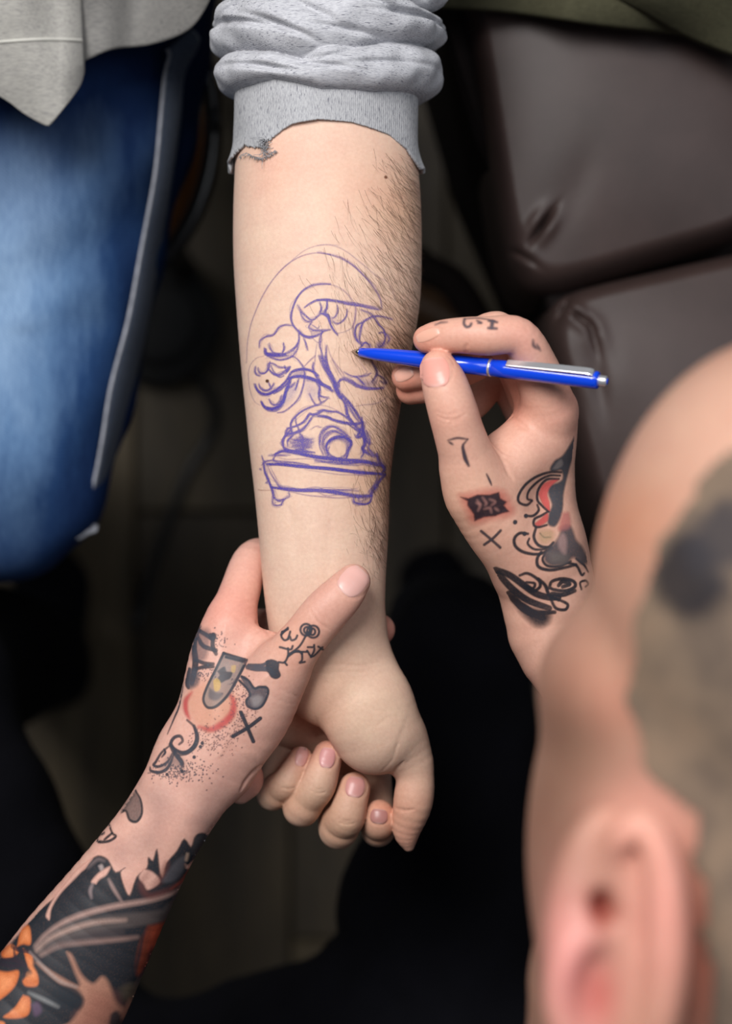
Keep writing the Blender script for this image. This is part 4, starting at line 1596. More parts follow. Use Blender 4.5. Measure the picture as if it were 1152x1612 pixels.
tube('side_tube', [P(1010, -30, -165), P(1082, 72, -162), P(1120, 125, -162), P(1160, 190, -162), P(1260, 340, -165)], 0.0052, M_brass, chair)
for (x, y) in ((740, 60), (1240, 60), (960, 800), (1290, 760)):
    q = P(x, y, -430)
    tube('leg', [np.array([q[0], q[1], 0.33]), np.array([q[0] + 0.01, q[1], 0.0])], 0.016, M_wood_dark, chair, sub=3)
tube('arm_strap', [P(600, 360, -420), P(665, 418, -415), P(715, 448, -405), P(760, 520, -400), P(800, 600, -410)], 0.011, M_leather_dark, chair)
tube('wooden_stretcher', [P(640, 470, -520), P(700, 500, -520), P(780, 560, -520)], 0.016, M_wood_dark, chair)
tube('wooden_rail', [P(1120, 60, -300), P(1230, 230, -300)], 0.016, M_wood_dark, chair)

# ================================================================ olive cloth over the chair
def olive_m():
    t = NT('olive green canvas')
    a = t.noise(420, 3, 0.6, stretch=((0.5, 4, 1),))
    b = t.noise(420, 3, 0.6, stretch=((4, 0.5, 1),))
    col = t.mix(t.noise(12, 3), lin4((66, 64, 48)), lin4((84, 82, 64)))
    col = t.mix(1.0, col, t.ramp(a, [(0.3, (0.72, 0.72, 0.72)), (0.65, (1.05, 1.05, 1.05))]), 'MULTIPLY')
    col = t.mix(1.0, col, t.ramp(b, [(0.3, (0.8, 0.8, 0.8)), (0.65, (1.05, 1.05, 1.05))]), 'MULTIPLY')
    t.l(col, t.b.inputs['Base Color'])
    t.bump(a, 0.3, 0.0005)
    t.set(rough=0.95, spec=0.1)
    return t.m


cloth = empty('draped_cloth', tuple(P(960, 10, -200)))
tag(cloth, 'olive green woven cloth draped over the top edge of the brown leather chair', 'cloth')
M_olive = olive_m()


def ol_h(x, y, u, v):
    return -96 + 7 * math.sin(x * 0.014 + y * 0.02) + 3 * math.sin(x * 0.05 + 1) - 22 * v ** 5


loft_sheet('lower_fold', [[(640, -330), (900, -340), (1300, -340)], [(640, -120), (900, -120), (1300, -100)], [(655, 4), (700, 12), (790, 18), (880, 30), (960, 42), (1040, 50), (1110, 60), (1200, 84)]],
           110, 50, ol_h, M_olive, cloth, 0.002)
loft_sheet('upper_fold', [[(930, -330), (1050, -330), (1300, -330)], [(900, -120), (1050, -100), (1300, -90)], [(950, -12), (1010, 16), (1060, 46), (1100, 66), (1152, 86), (1230, 110)]],
           90, 50, lambda x, y, u, v: ol_h(x, y, u, v) + 17 - 6 * v ** 5, M_olive, cloth, 0.002)

# ================================================================ stool under the client
stool = empty('stool', (-0.14, 0.26, 0.0))
tag(stool, 'oval wooden stool with a curved black metal rim, behind the blue jeans', 'stool')
M_ring = simple('black enamelled metal', (16, 16, 18), 0.28, spec=0.6)
M_orange = simple('honey coloured wood', (196, 124, 62), 0.4, var=0.25, scale=18)
sx, sy, sr = -0.1719, 0.2495, 0.08


def disc(name, cx_, cy_, r, z0, z1, mat, parent, n=64, bev=0.006):
    prof = [(z0, 0.0), (z0, r - bev), (z0 + bev, r), (z1 - bev, r), (z1, r - bev), (z1, 0.0)]
    V, F = [], []
    for z, q in prof:
        for i in range(n):
            a = 2 * math.pi * i / n
            V.append((cx_ + max(q, 1e-4) * math.cos(a), cy_ + max(q, 1e-4) * math.sin(a), z))
    F = [(j * n + i, j * n + (i + 1) % n, (j + 1) * n + (i + 1) % n, (j + 1) * n + i) for j in range(5) for i in range(n)]
    return mesh_obj(name, V, F, mat, parent)


seat_o = disc('seat', sx, sy, 0.064, 0.385, 0.405, M_orange, stool)
seat_o.scale = (1, 1.42, 1)
seat_o.location = (0, -0.42 * sy, 0)
ringp = [np.array([sx + 0.0735 * math.cos(a), sy + 0.105 * math.sin(a), 0.425]) for a in np.linspace(0, 2 * math.pi, 65)]
tube('metal_ring', ringp, 0.0062, M_ring, stool, sub=1)
for a in (0.6, 2.2, 3.8, 5.4):
    tube('leg', [np.array([sx + 0.045 * math.cos(a), sy + 0.07 * math.sin(a), 0.39]), np.array([sx - 0.04 + 0.09 * math.cos(a), sy + 0.05 + 0.12 * math.sin(a), 0.0])], 0.011, M_ring, stool, sub=2)
tube('brass_bolt', [P(345, 116, -330), P(349, 142, -332)], 0.0095, M_brass, stool, sub=3)
# dark foot pad on the floor below
pad = empty('floor_pedal', tuple(np.array([-0.176, 0.165, 0.0])))
tag(pad, 'dark round foot pedal on the plank floor between the jeans and the forearm', 'pedal')
disc('base', -0.176, 0.160, 0.052, 0.0, 0.035, simple('black rubber', (8, 8, 8), 0.8), pad)
disc('tread', -0.176, 0.160, 0.036, 0.035, 0.048, simple('black ribbed rubber', (12, 12, 12), 0.7), pad)
tube('cable', [np.array([-0.15, 0.13, 0.02]), np.array([-0.13, 0.08, 0.006]), np.array([-0.16, 0.02, 0.005]), np.array([-0.20, -0.1, 0.005])], 0.004, M_ring, pad)

# ================================================================ the bonsai sketched in ballpoint on the forearm
ink = Ink(SA, [(372, 370), (652, 370), (372, 812), (652, 812), (512, 370), (512, 812)], 0.25)
V1, V2, V3 = (118, 90, 152), (92, 78, 160), (66, 58, 158)


def st_(pts, w=2.0, c=V2, a=0.72, rep=0, jit=0.8, **kw):
    w = w * (1.28 if c != V1 else 1.0)
    a = a if c != V1 else a * 0.8
    a = min(a * 1.1, 0.9)
    ink.line(pts, w, c, a, **kw)
    if w > 2.1:
        ink.line([(p_[0] + RNG.normal(0, 9), p_[1] + RNG.normal(0, 9)) for p_ in pts], w * 0.5, V2, 0.42, **kw)
        ink.line([(p_[0] + RNG.normal(0, 13), p_[1] + RNG.normal(0, 13)) for p_ in pts], w * 0.45, V1, 0.36, **kw)
        for _q in range(2):
            d_ = RNG.normal(0, 1, 2) * 6
            ink.line([(p_[0] + d_[0] + RNG.normal(0, 11), p_[1] + d_[1] + RNG.normal(0, 11)) for p_ in pts], w * 0.38, V2, 0.32, **kw)
    for _ in range(rep):
        ink.line(pts, w * 0.75, c, a * 0.75, jit=jit, **kw)


# T1: big outer ring, crown cloud, left clouds
ink.frame(380, 380, 7.327)
st_([(60, 1400), (70, 1180), (105, 980), (160, 820), (240, 640), (350, 460), (500, 290), (680, 175), (860, 133), (1026, 150)], 1.9, V1, .62)
st_([(420, 370), (560, 240), (720, 110), (870, 50), (1000, 38), (1120, 45)], 1.3, V1, .42)
st_([(1026, 495), (920, 492), (820, 510), (720, 560), (650, 640), (600, 740), (575, 860), (590, 950), (650, 1030), (720, 1090), (800, 1102), (880, 1080), (960, 1030)], 2.2, V2, .72)
st_([(660, 1030), (710, 1085), (780, 1105), (850, 1090)], 3.2, V2, .6)
st_([(730, 760), (800, 710), (880, 678), (1026, 672)], 2.0, V2, .66)
st_([(645, 730), (690, 810), (750, 870), (820, 905), (900, 840), (925, 775)], 2.0, V2, .6)
st_([(680, 800), (700, 870), (750, 920), (810, 925)], 1.8, V2, .5)
st_([(690, 890), (730, 930), (800, 935)], 1.4, V1, .45)
st_([(905, 700), (920, 770), (900, 830)], 1.8, V2, .55)
st_([(985, 680), (990, 750), (960, 820), (1010, 860), (1026, 930)], 2.0, V2, .6)
st_([(920, 830), (960, 845), (1005, 880)], 2.6, V2, .65)
st_([(810, 930), (775, 985), (800, 1010), (850, 1030), (960, 1030), (1026, 1018)], 2.0, V2, .55)
st_([(790, 950), (840, 980), (880, 1005), (900, 975)], 1.5, V2, .5)
st_([(800, 1030), (820, 1110), (880, 1165), (930, 1140), (915, 1060)], 1.6, V1, .5)
ink.fill([(800, 1030), (900, 1035), (920, 1080), (850, 1110), (810, 1080)], V2, .22)
st_([(590, 970), (500, 962), (430, 1000), (370, 1075), (280, 1100), (220, 1150), (205, 1220)], 2.2, V2, .58)
st_([(665, 1060), (660, 1150), (620, 1220), (560, 1270), (490, 1300)], 2.4, V2, .68)
st_([(650, 1180), (640, 1250), (600, 1310), (540, 1350), (450, 1365), (360, 1350), (290, 1310)], 2.0, V2, .6)
st_([(270, 1240), (285, 1295), (380, 1305), (500, 1300)], 4.2, V3, .72, rep=1)
st_([(300, 1320), (420, 1325), (540, 1320)], 2.5, V3, .4)
st_([(315, 1180), (335, 1240), (370, 1290)], 1.8, V2, .6)
st_([(485, 1170), (490, 1240), (465, 1300)], 2.2, V2, .6)
st_([(715, 1110), (745, 1180), (765, 1255)], 1.8, V2, .6)
st_([(870, 1180), (855, 1290), (845, 1400), (835, 1470)], 1.8, V1, .5)
st_([(720, 1450), (780, 1380), (840, 1320)], 1.7, V1, .5)
# T3: left lower clouds and branches
ink.frame(380, 560, 8.229)
st_([(290, 5), (200, 30), (130, 100), (95, 200), (95, 320), (120, 470), (170, 590), (240, 640)], 1.4, V1, .5)
st_([(650, 0), (720, 40), (780, 110), (815, 200), (815, 300), (790, 430), (740, 550), (660, 640), (560, 720), (470, 740)], 1.8, V2, .58)
st_([(180, 140), (175, 200), (200, 245), (245, 265)], 2.2, V2, .6)
st_([(215, 160), (235, 215), (290, 228), (335, 195), (360, 140), (370, 75)], 2.4, V2, .62)
st_([(340, 180), (350, 110), (390, 95), (440, 110)], 2.0, V2, .5)
st_([(360, 185), (420, 240), (500, 250), (570, 215), (620, 180)], 2.6, V2, .62, rep=1)
st_([(380, 130), (430, 220), (490, 270), (550, 265)], 1.8, V2, .5)
st_([(430, 115), (500, 150), (600, 150)], 1.8, V2, .5)
st_([(560, 130), (590, 200), (600, 160), (630, 150), (580, 230)], 2.4, V3, .55)
st_([(600, 290), (650, 220), (720, 185), (810, 172), (900, 190), (955, 225), (1000, 260)], 3.0, V3, .66, rep=1)
st_([(600, 300), (690, 275), (780, 270), (880, 290), (970, 325), (1050, 370), (1152, 415)], 3.4, V3, .72, rep=2)
ink.fill([(640, 280), (700, 210), (800, 185), (830, 260), (720, 275)], V3, .30)
ink.fill([(860, 280), (960, 300), (1040, 370), (1000, 400), (960, 350), (840, 330)], V3, .28)
st_([(610, 290), (540, 370), (470, 430), (400, 470), (330, 500), (250, 480), (200, 430), (175, 370)], 3.4, V3, .72, rep=1)
st_([(630, 300), (580, 370), (500, 440), (420, 490)], 2.4, V3, .6)
st_([(225, 370), (250, 420), (300, 450), (360, 440), (400, 400), (420, 355)], 2.6, V2, .62)
st_([(350, 350), (370, 390), (385, 420)], 2.0, V2, .5)
st_([(640, 310), (600, 400), (570, 480), (540, 580), (480, 660), (400, 690), (310, 670), (260, 600)], 3.8, V3, .72, rep=2, jit=1.4)
ink.fill([(520, 500), (560, 520), (540, 610), (470, 680), (380, 705), (300, 680), (330, 660), (430, 660), (500, 600)], V3, .42)
st_([(700, 350), (640, 400), (590, 450)], 2.0, V3, .5, rep=1)
st_([(740, 300), (720, 380), (700, 450)], 2.0, V3, .45, rep=1)
ink.fill([(600, 420), (700, 380), (720, 440), (660, 560), (560, 640), (520, 640), (580, 520)], (110, 112, 190), .26, soft=5)
ink.fill([(830, 330), (950, 380), (1000, 480), (960, 560), (880, 560), (820, 450)], (110, 112, 190), .2, soft=6)
st_([(360, 560), (390, 620), (440, 640), (490, 600), (515, 520)], 2.2, V3, .6)
st_([(820, 130), (860, 90), (940, 20), (955, 0)], 1.5, V1, .45)
st_([(930, 90), (925, 160), (960, 250), (1000, 320), (1015, 450), (1000, 540), (1030, 600)], 2.6, V3, .62)
st_([(970, 350), (1010, 420), (1000, 500), (1060, 530), (1140, 550)], 2.0, V2, .55)
st_([(880, 490), (920, 580), (980, 640), (1050, 600), (1110, 560)], 1.8, V2, .55)
st_([(980, 635), (880, 670), (780, 720), (690, 800), (640, 880), (650, 980), (660, 1030), (600, 1100)], 2.4, V2, .6, rep=1)
st_([(1152, 720), (1060, 705), (1000, 740), (930, 760), (880, 760), (820, 840), (750, 890), (680, 920), (600, 940)], 2.6, V2, .65, rep=1)
st_([(930, 770), (880, 850), (800, 940), (730, 980), (660, 1005), (590, 1020), (540, 1080), (530, 1150)], 2.4, V2, .6)
st_([(700, 800), (710, 880), (740, 960), (700, 990)], 1.8, V2, .5)
st_([(620, 935), (580, 980), (560, 1040)], 2.0, V2, .5)
st_([(750, 1000), (790, 1060), (800, 1150)], 2.0, V2, .5)
ink.fill([(930, 750), (1050, 770), (1152, 790), (1152, 820), (1040, 805), (930, 790)], V3, .4)
st_([(900, 960), (960, 915), (1030, 930)], 1.4, V1, .35)
ink.dots([(40.0 / 1 * 8.2, 322)], 1.6, (70, 40, 30), .9)
# T2: right part of crown, right hand cloud
ink.frame(500, 380, 7.327)
st_([(0, 132), (120, 148), (240, 180), (350, 235), (450, 315), (560, 430), (640, 530), (720, 660), (740, 780)], 2.2, V1, .62)
st_([(0, 50), (100, 38), (230, 65), (350, 130), (450, 210), (560, 300), (680, 400), (800, 470), (870, 590), (890, 680)], 1.5, V1, .45)
st_([(300, 200), (420, 290), (540, 400), (620, 490)], 1.2, V1, .4)
st_([(0, 500), (100, 490), (220, 520), (320, 585), (400, 690), (440, 780), (430, 880), (400, 990), (300, 1045), (210, 1060)], 1.7, V1, .52)
st_([(0, 680), (100, 675), (220, 690), (340, 715), (480, 740), (600, 765), (720, 785)], 2.4, V2, .66, rep=1)
st_([(340, 715), (430, 705), (540, 740), (640, 765)], 1.6, V1, .5)
st_([(40, 830), (110, 860), (150, 960), (190, 1030), (230, 1080)], 2.2, V2, .6, rep=1)
st_([(110, 690), (105, 770), (90, 830)], 1.8, V2, .55)
st_([(225, 740), (235, 800), (200, 870), (150, 890)], 1.8, V2, .5)
st_([(340, 780), (330, 860), (290, 920), (220, 945), (160, 910)], 1.9, V2, .52)
st_([(440, 770), (430, 900), (410, 990), (420, 1080), (450, 1150)], 1.8, V1, .5, rep=1)
st_([(860, 900), (760, 870), (660, 860), (580, 890), (520, 940), (490, 1030), (480, 1150), (520, 1170)], 2.2, V2, .62)
st_([(520, 930), (450, 970), (430, 1060), (460, 1150), (520, 1200)], 2.2, V2, .55, rep=1)
st_([(500, 790), (600, 830), (650, 880), (700, 960), (760, 1020), (780, 1110), (750, 1190), (700, 1220)], 2.0, V2, .52)
st_([(650, 860), (740, 1000), (780, 1050)], 1.4, V1, .4)
st_([(700, 1060), (760, 1050), (820, 1110), (800, 1180)], 1.8, V2, .5)
ink.fill([(680, 1170), (760, 1150), (780, 1210), (740, 1250), (670, 1240)], V3, .42, soft=3)
ink.fill([(540, 1180), (600, 1180), (620, 1240), (560, 1250)], V2, .4, soft=3)
st_([(480, 1240), (540, 1170), (600, 1200)], 2.0, V2, .5, rep=1)
st_([(60, 1030), (30, 1100), (25, 1200), (50, 1300), (60, 1400)], 2.0, V2, .5)
st_([(100, 1200), (95, 1290), (90, 1380), (130, 1450)], 2.0, V2, .5)
st_([(110, 1200), (150, 1320), (220, 1430), (290, 1520), (310, 1600)], 1.8, V1, .5)
# T4: trunk, right branch, roots
ink.frame(500, 560, 8.229)
for k_a in range(6):
    dx_ = (k_a - 2.5) * 13
    st_([(60 + dx_ * 1.6, 0), (100 + dx_, 130), (160 + dx_ * 0.8, 240), (215 + dx_ * .6, 350), (250 + dx_ * .6, 450), (300 + dx_ * .5, 545)], 1.9, V3 if k_a in (2, 3, 4) else V2, .5)
ink.fill([(215, 340), (275, 345), (290, 440), (330, 520), (320, 570), (270, 540), (215, 450)], V3, .50, soft=2)
st_([(10, 300), (60, 370), (130, 410), (200, 460)], 4.0, V3, .6)
ink.fill([(-10, 300), (40, 330), (80, 380), (30, 380)], V3, .4)
st_([(180, 40), (230, 130), (280, 220), (330, 290)], 1.6, V1, .4, rep=2, jit=1.8)
st_([(290, 300), (270, 350), (280, 400)], 2.0, V2, .5)
st_([(280, 330), (340, 300), (430, 330), (520, 390), (620, 420), (740, 430), (850, 420)], 3.0, V2, .58, rep=2, jit=1.4)
ink.fill([(520, 300), (640, 320), (740, 320), (760, 370), (660, 400), (560, 390)], V2, .36, soft=5)
st_([(340, 210), (420, 255), (520, 270), (620, 260), (690, 225)], 1.8, V2, .5)
st_([(540, 60), (600, 160), (640, 210), (560, 270), (520, 240)], 1.5, V1, .42)
st_([(500, 270), (560, 330), (600, 380)], 1.8, V2, .5, rep=1)
st_([(690, 60), (760, 200), (750, 270), (700, 340)], 2.4, (70, 56, 90), .5, rep=2, jit=2.5)
st_([(760, 240), (850, 300), (880, 360), (800, 330)], 2.2, (70, 56, 90), .45, rep=2, jit=2.5)
st_([(300, 540), (350, 620), (370, 700), (380, 760), (440, 850), (490, 920)], 3.0, V3, .62, rep=1)
st_([(320, 500), (400, 590), (460, 670), (520, 760), (570, 850)], 2.8, V3, .62, rep=1)
st_([(340, 540), (400, 660), (470, 780), (540, 870)], 2.0, V2, .55)
st_([(0, 640), (100, 650), (210, 690), (300, 740)], 1.5, V1, .42)
st_([(0, 720), (60, 705), (150, 725), (250, 730), (350, 780), (440, 870), (530, 960)], 2.3, V2, .6)
st_([(0, 780), (110, 795), (220, 840), (320, 870), (440, 885), (520, 885), (580, 860)], 3.2, V3, .62, rep=1)
st_([(570, 800), (575, 920), (560, 960)], 3.0, V3, .62)
st_([(0, 930), (60, 925)], 1.4, V1, .4)
st_([(20, 1152), (25, 1050), (80, 950), (180, 910), (270, 950), (360, 1020), (410, 1100)], 1.7, V2, .55)
st_([(60, 1152), (80, 1040), (170, 980), (260, 990), (360, 1050), (420, 1130)], 2.0, V2, .55)
st_([(400, 890), (470, 940), (550, 1000), (600, 1080), (620, 1150)], 2.2, V2, .55, rep=1)
st_([(500, 960), (560, 960), (570, 1030), (510, 1060), (480, 1020)], 2.2, V3, .5)
ink.fill([(500, 980), (560, 970), (570, 1050), (520, 1060)], V3, .32)
st_([(580, 900), (640, 980), (690, 1010)], 1.5, V1, .45)
st_([(560, 930), (600, 1010), (640, 1110), (680, 1150)], 2.4, V3, .5, rep=2, jit=1.6)
st_([(480, 655), (600, 635), (720, 625), (820, 590), (900, 530)], 1.5, V1, .5)
# T5: rock, moss and tray
ink.frame(400, 640, 5.236)
ink.fill([(350, 275), (450, 262), (485, 300), (440, 340), (400, 352), (340, 340), (310, 305)], V3, .22, soft=9)
for k_a in range(9):
    y_ = 262 + k_a * 12
    a0_ = 390 + RNG.normal(0, 14); l0_ = (55 + 55 * math.sin(k_a * 0.35 + 0.3)) * RNG.uniform(.7, 1.1)
    st_([(a0_ - l0_, y_ + 4), (a0_, y_ - 2), (a0_ + l0_ * .8, y_ + RNG.normal(0, 3))], 2.0, V3, .34)
st_([(300, 190), (250, 250), (235, 300), (250, 345), (300, 372)], 2.6, V2, .62, rep=1)
st_([(320, 230), (280, 280), (275, 340)], 1.8, V2, .5)
st_([(375, 230), (400, 300), (405, 360)], 2.2, V2, .55)
st_([(455, 190), (520, 160), (550, 172)], 1.6, V1, .35)
st_([(270, 180), (265, 230), (320, 220), (380, 205), (430, 160), (470, 90)], 2.2, V2, .55)
st_([(570, 400), (540, 330), (550, 240), (600, 180), (660, 165), (730, 200), (790, 260)], 1.9, V2, .55)
st_([(600, 410), (570, 330), (590, 250), (660, 205), (740, 240)], 1.8, V2, .52)
st_([(610, 400), (595, 340), (610, 290), (660, 255), (740, 250), (800, 290), (780, 350), (760, 420)], 3.0, V3, .6, rep=2, jit=1.2)
ink.fill([(610, 300), (660, 250), (700, 235), (760, 245), (800, 290), (795, 330), (760, 370), (750, 310), (700, 280), (650, 290), (620, 320)], V3, .42, soft=2)
st_([(620, 330), (610, 370), (640, 410), (700, 425), (750, 400), (765, 350)], 2.0, V3, .55)
st_([(890, 330), (900, 380), (880, 420)], 2.2, V3, .5, rep=1)
st_([(900, 130), (905, 220), (915, 300), (900, 350), (940, 380), (1000, 410)], 3.2, V3, .56, rep=2, jit=1.4)
st_([(840, 150), (870, 200), (850, 240), (880, 250)], 2.2, V3, .5, rep=1)
st_([(920, 200), (950, 280), (940, 340), (1000, 400)], 1.8, V2, .5, rep=1)
st_([(180, 390), (240, 365), (330, 375), (420, 395), (520, 415), (640, 430), (760, 440), (880, 450), (1000, 470), (1070, 500)], 4.0, V3, .68, rep=2, jit=1.2)
st_([(250, 350), (330, 370), (420, 372), (500, 380)], 3.0, V3, .5, rep=1)
st_([(120, 405), (200, 405), (300, 400)], 1.8, V2, .5)
st_([(180, 400), (160, 440), (200, 455), (320, 462), (450, 480)], 2.0, V2, .55)
st_([(190, 420), (280, 435), (420, 430), (520, 440)], 1.6, V1, .45)
st_([(500, 440), (640, 455), (780, 465), (900, 460), (1010, 490)], 2.6, V3, .45, rep=2, jit=2.2)
st_([(110, 475), (220, 478), (360, 492), (520, 505), (640, 515), (760, 530), (880, 545), (1000, 552), (1085, 560)], 4.2, V3, .72, rep=2, jit=0.8)
st_([(420, 520), (560, 540), (700, 560), (860, 565), (960, 580)], 1.6, V1, .45)
st_([(60, 405), (80, 450), (110, 480)], 1.8, V2, .5)
st_([(70, 480), (90, 450), (170, 445)], 2.0, V2, .5)
st_([(80, 470), (90, 540), (120, 610), (150, 690), (165, 750)], 3.0, V3, .6, rep=1)
st_([(110, 490), (150, 570), (200, 650), (240, 680)], 1.8, V2, .5)
st_([(150, 665), (260, 680), (380, 690), (500, 690), (620, 700), (740, 720), (860, 740), (970, 735)], 3.8, V3, .68, rep=2, jit=0.9)
st_([(200, 655), (340, 678), (460, 690), (600, 688), (760, 690), (860, 700)], 1.8, V2, .5)
st_([(290, 700), (420, 730), (560, 745), (700, 755), (820, 750)], 1.6, V1, .48, rep=1)
st_([(1085, 560), (1040, 600), (1000, 660), (970, 700), (950, 740)], 3.6, V3, .6, rep=1)
st_([(1020, 570), (1000, 630), (940, 700)], 2.0, V2, .5)
st_([(1010, 390), (1040, 460), (1075, 510), (1050, 560)], 3.4, V3, .58, rep=2, jit=1.8)
st_([(160, 690), (155, 760), (160, 810), (220, 810), (240, 770), (290, 740), (285, 700)], 2.0, V2, .6)
st_([(160, 750), (200, 775), (240, 765)], 2.4, V3, .6)
st_([(820, 750), (830, 790), (900, 805), (950, 790), (970, 740)], 2.6, V3, .58, rep=1)
st_([(860, 740), (870, 780), (940, 750)], 1.8, V2, .5)
st_([(5, 675), (60, 690), (150, 690)], 1.2, (150, 100, 90), .4)
for p in ((45, 515), (95, 628)):
    st_([p, (p[0] + 16, p[1] + 3)], 2.0, V2, .5)
ink.build('pen_sketch', M_pen_ink, client_body, label='violet ballpoint drawing of a bonsai tree on a rock in a footed tray')
# moles
for (mx_, my_, r_, c_) in ((607, 279, 2.4, (120, 76, 56)), (421, 600, 2.6, (84, 48, 34))):
    mole = Ink(SA, [(mx_ - 8, my_ - 8), (mx_ + 8, my_ + 8), (mx_ - 8, my_ + 8)], 0.3)
    mole.dots([(mx_, my_)], r_, c_, .85)
    mole.build('mole', M_tattoo_ink, client_body)

# ================================================================ hair on the forearm
M_hair = simple('dark brown arm hair', (84, 58, 44), 0.6)
V, F = [], []


def hair_at(px, py, ang, L, curl, r0=0.000055):
    """one hair lying along the skin; ang in degrees, 0 = towards the right of the frame, 90 = down it"""
    n = 6
    pts = []
    x, y = px, py
    q = []
    for i in range(n):
        q.append((x, y))
        x += math.cos(math.radians(ang)) * L / (n - 1)
        y += math.sin(math.radians(ang)) * L / (n - 1)
        ang += curl
    w = SA.hit(np.array(q))
    z = SA.z(w[:, 0], w[:, 1])
    if (z < 0.5).any() or (np.abs(np.diff(w[:, 2])) > 0.012).any():
        m = int(np.argmax((z < 0.5) | (np.r_[0, np.abs(np.diff(w[:, 2]))] > 0.012)))
        if m < 3: return
        w = w[:m]
    N = SA.normals2(w[:, 0], w[:, 1])
    lift = np.linspace(0.0, 1.0, len(w)) ** 1.3 * RNG.uniform(0.0003, 0.0016) + 0.00008
    pts = list(w + N * lift[:, None])
    hair_tube(V, F, pts, r0, r0 * 0.35, 3)


def edge_x(y):
    return float(np.interp(y, [250, 330, 400, 470, 560, 640, 700, 760, 830, 900, 960], [657, 662, 663, 660, 643, 628, 619, 613, 611, 607, 605]))


for i in range(2300):
    y = RNG.uniform(232, 880)
    e = edge_x(y)
    width = np.interp(y, [240, 330, 450, 600, 720, 880], [70, 120, 140, 70, 60, 34])
    x = e - 2 - abs(RNG.normal(0, 0.45)) * width
    u_ = (e - x) / width
    dens = np.interp(y, [230, 300, 420, 700, 800, 880], [0.35, 0.8, 1, 1, 0.6, 0.3])
    if RNG.random() > dens: continue
    if y < 560:
        a = 62 + RNG.normal(0, 11) - 10 * (1 - min(u_, 1)) + (14 if u_ > 0.8 else 0)
    else:
        a = 66 + RNG.normal(0, 13) + 12 * (y > 700)
    hair_at(x, y, a, RNG.uniform(16, 42), RNG.normal(-1.5, 4), RNG.uniform(0.000026, 0.000062))
for i in range(150):
    x, y = RNG.uniform(500, 600), RNG.uniform(420, 700)
    hair_at(x, y, RNG.normal(85, 10), RNG.uniform(12, 26), RNG.normal(0, 4), 0.000022)
for i in range(60):
    x, y = RNG.normal(585, 14), RNG.normal(850, 22)
    hair_at(x, y, RNG.normal(75, 30), RNG.uniform(10, 20), RNG.normal(0, 7), 0.00004)
ah = mesh_obj('arm_hair', V, F, M_hair, client_body)
ah['kind'] = 'stuff'

# ================================================================ tattoos on the gripping hand
K = (58, 62, 72)
K2 = (84, 86, 96)
tb = Ink(SB, [(225, 975), (520, 975), (225, 1240), (520, 1240), (350, 1100), (250, 1100), (300, 1000), (280, 1180)], 0.30)
tb.frame(220, 820, 2.743)


def L_(t, pts, w=3, c=K, a=.85, **k): t.line(pts, w * 1.15, c, a, **k)


# bullet shape with flame and crossed bones
tb.fill([(250, 700), (330, 690), (400, 740), (420, 800), (390, 860), (310, 900), (240, 880), (205, 800), (215, 740)], (236, 176, 138), .28, soft=8)
for p, w in (([(385, 745), (405, 780), (400, 830), (365, 870), (310, 900), (255, 890)], 10), ([(225, 740), (200, 775), (200, 820), (215, 855)], 7)):
    L_(tb, p, w, (204, 88, 88), .62, soft=2.5, taper=.5)
    L_(tb, p, w * .5, (196, 70, 76), .4, soft=2, taper=.5)
tb.fill([(360, 575), (462, 600), (430, 680), (385, 760), (340, 800), (300, 808), (275, 780), (285, 720), (320, 650)], (146, 140, 138), .55, smooth=False, soft=1.2)
for p in ([(362, 572), (462, 602)], [(362, 572), (330, 640), (290, 720), (275, 770), (290, 803), (320, 806), (350, 785), (385, 745), (425, 675), (462, 602)], [(372, 588), (450, 608)]):
    L_(tb, p, 3.6, K, .88, taper=0)
tb.fill([(335, 650), (365, 630), (375, 650), (400, 655), (390, 680), (370, 690), (350, 700), (330, 690), (345, 668)], K, .75)
tb.fill([(318, 690), (335, 680), (350, 700), (345, 730), (325, 735)], (220, 178, 96), .6)
tb.fill([(395, 625), (415, 625), (410, 655), (395, 650)], (214, 178, 110), .5)
tb.fill([(300, 720), (330, 740), (360, 745), (335, 775), (300, 765)], K2, .6, soft=2)
# bones on the right
for p, w in (([(465, 632), (500, 638), (550, 640), (580, 660)], 7), ([(470, 622), (530, 622), (555, 605)], 4)):
    L_(tb, p, w, K2, .85, taper=.2)
tb.fill([(545, 605), (570, 598), (600, 612), (600, 640), (608, 668), (590, 682), (568, 675), (555, 655), (545, 640)], K, .88)
tb.fill([(435, 675), (455, 672), (480, 700), (500, 720), (520, 718), (545, 712), (555, 735), (545, 770), (530, 800), (500, 812), (470, 800), (462, 780), (475, 755), (465, 730)], K2, .72)
for p in ([(440, 672), (470, 690), (495, 722), (520, 716), (550, 722), (552, 750), (530, 795), (500, 812), (468, 800), (462, 775), (478, 752), (462, 722), (430, 690)],):
    L_(tb, p, 3.0, K, .9, taper=0)
tb.fill([(480, 765), (510, 750), (530, 765), (515, 795), (490, 798)], (170, 160, 158), .55, soft=3)
# X
L_(tb, [(438, 826), (460, 880), (490, 952)], 5, K, .9, taper=0)
L_(tb, [(520, 852), (470, 890), (402, 930)], 5, K, .9, taper=0)
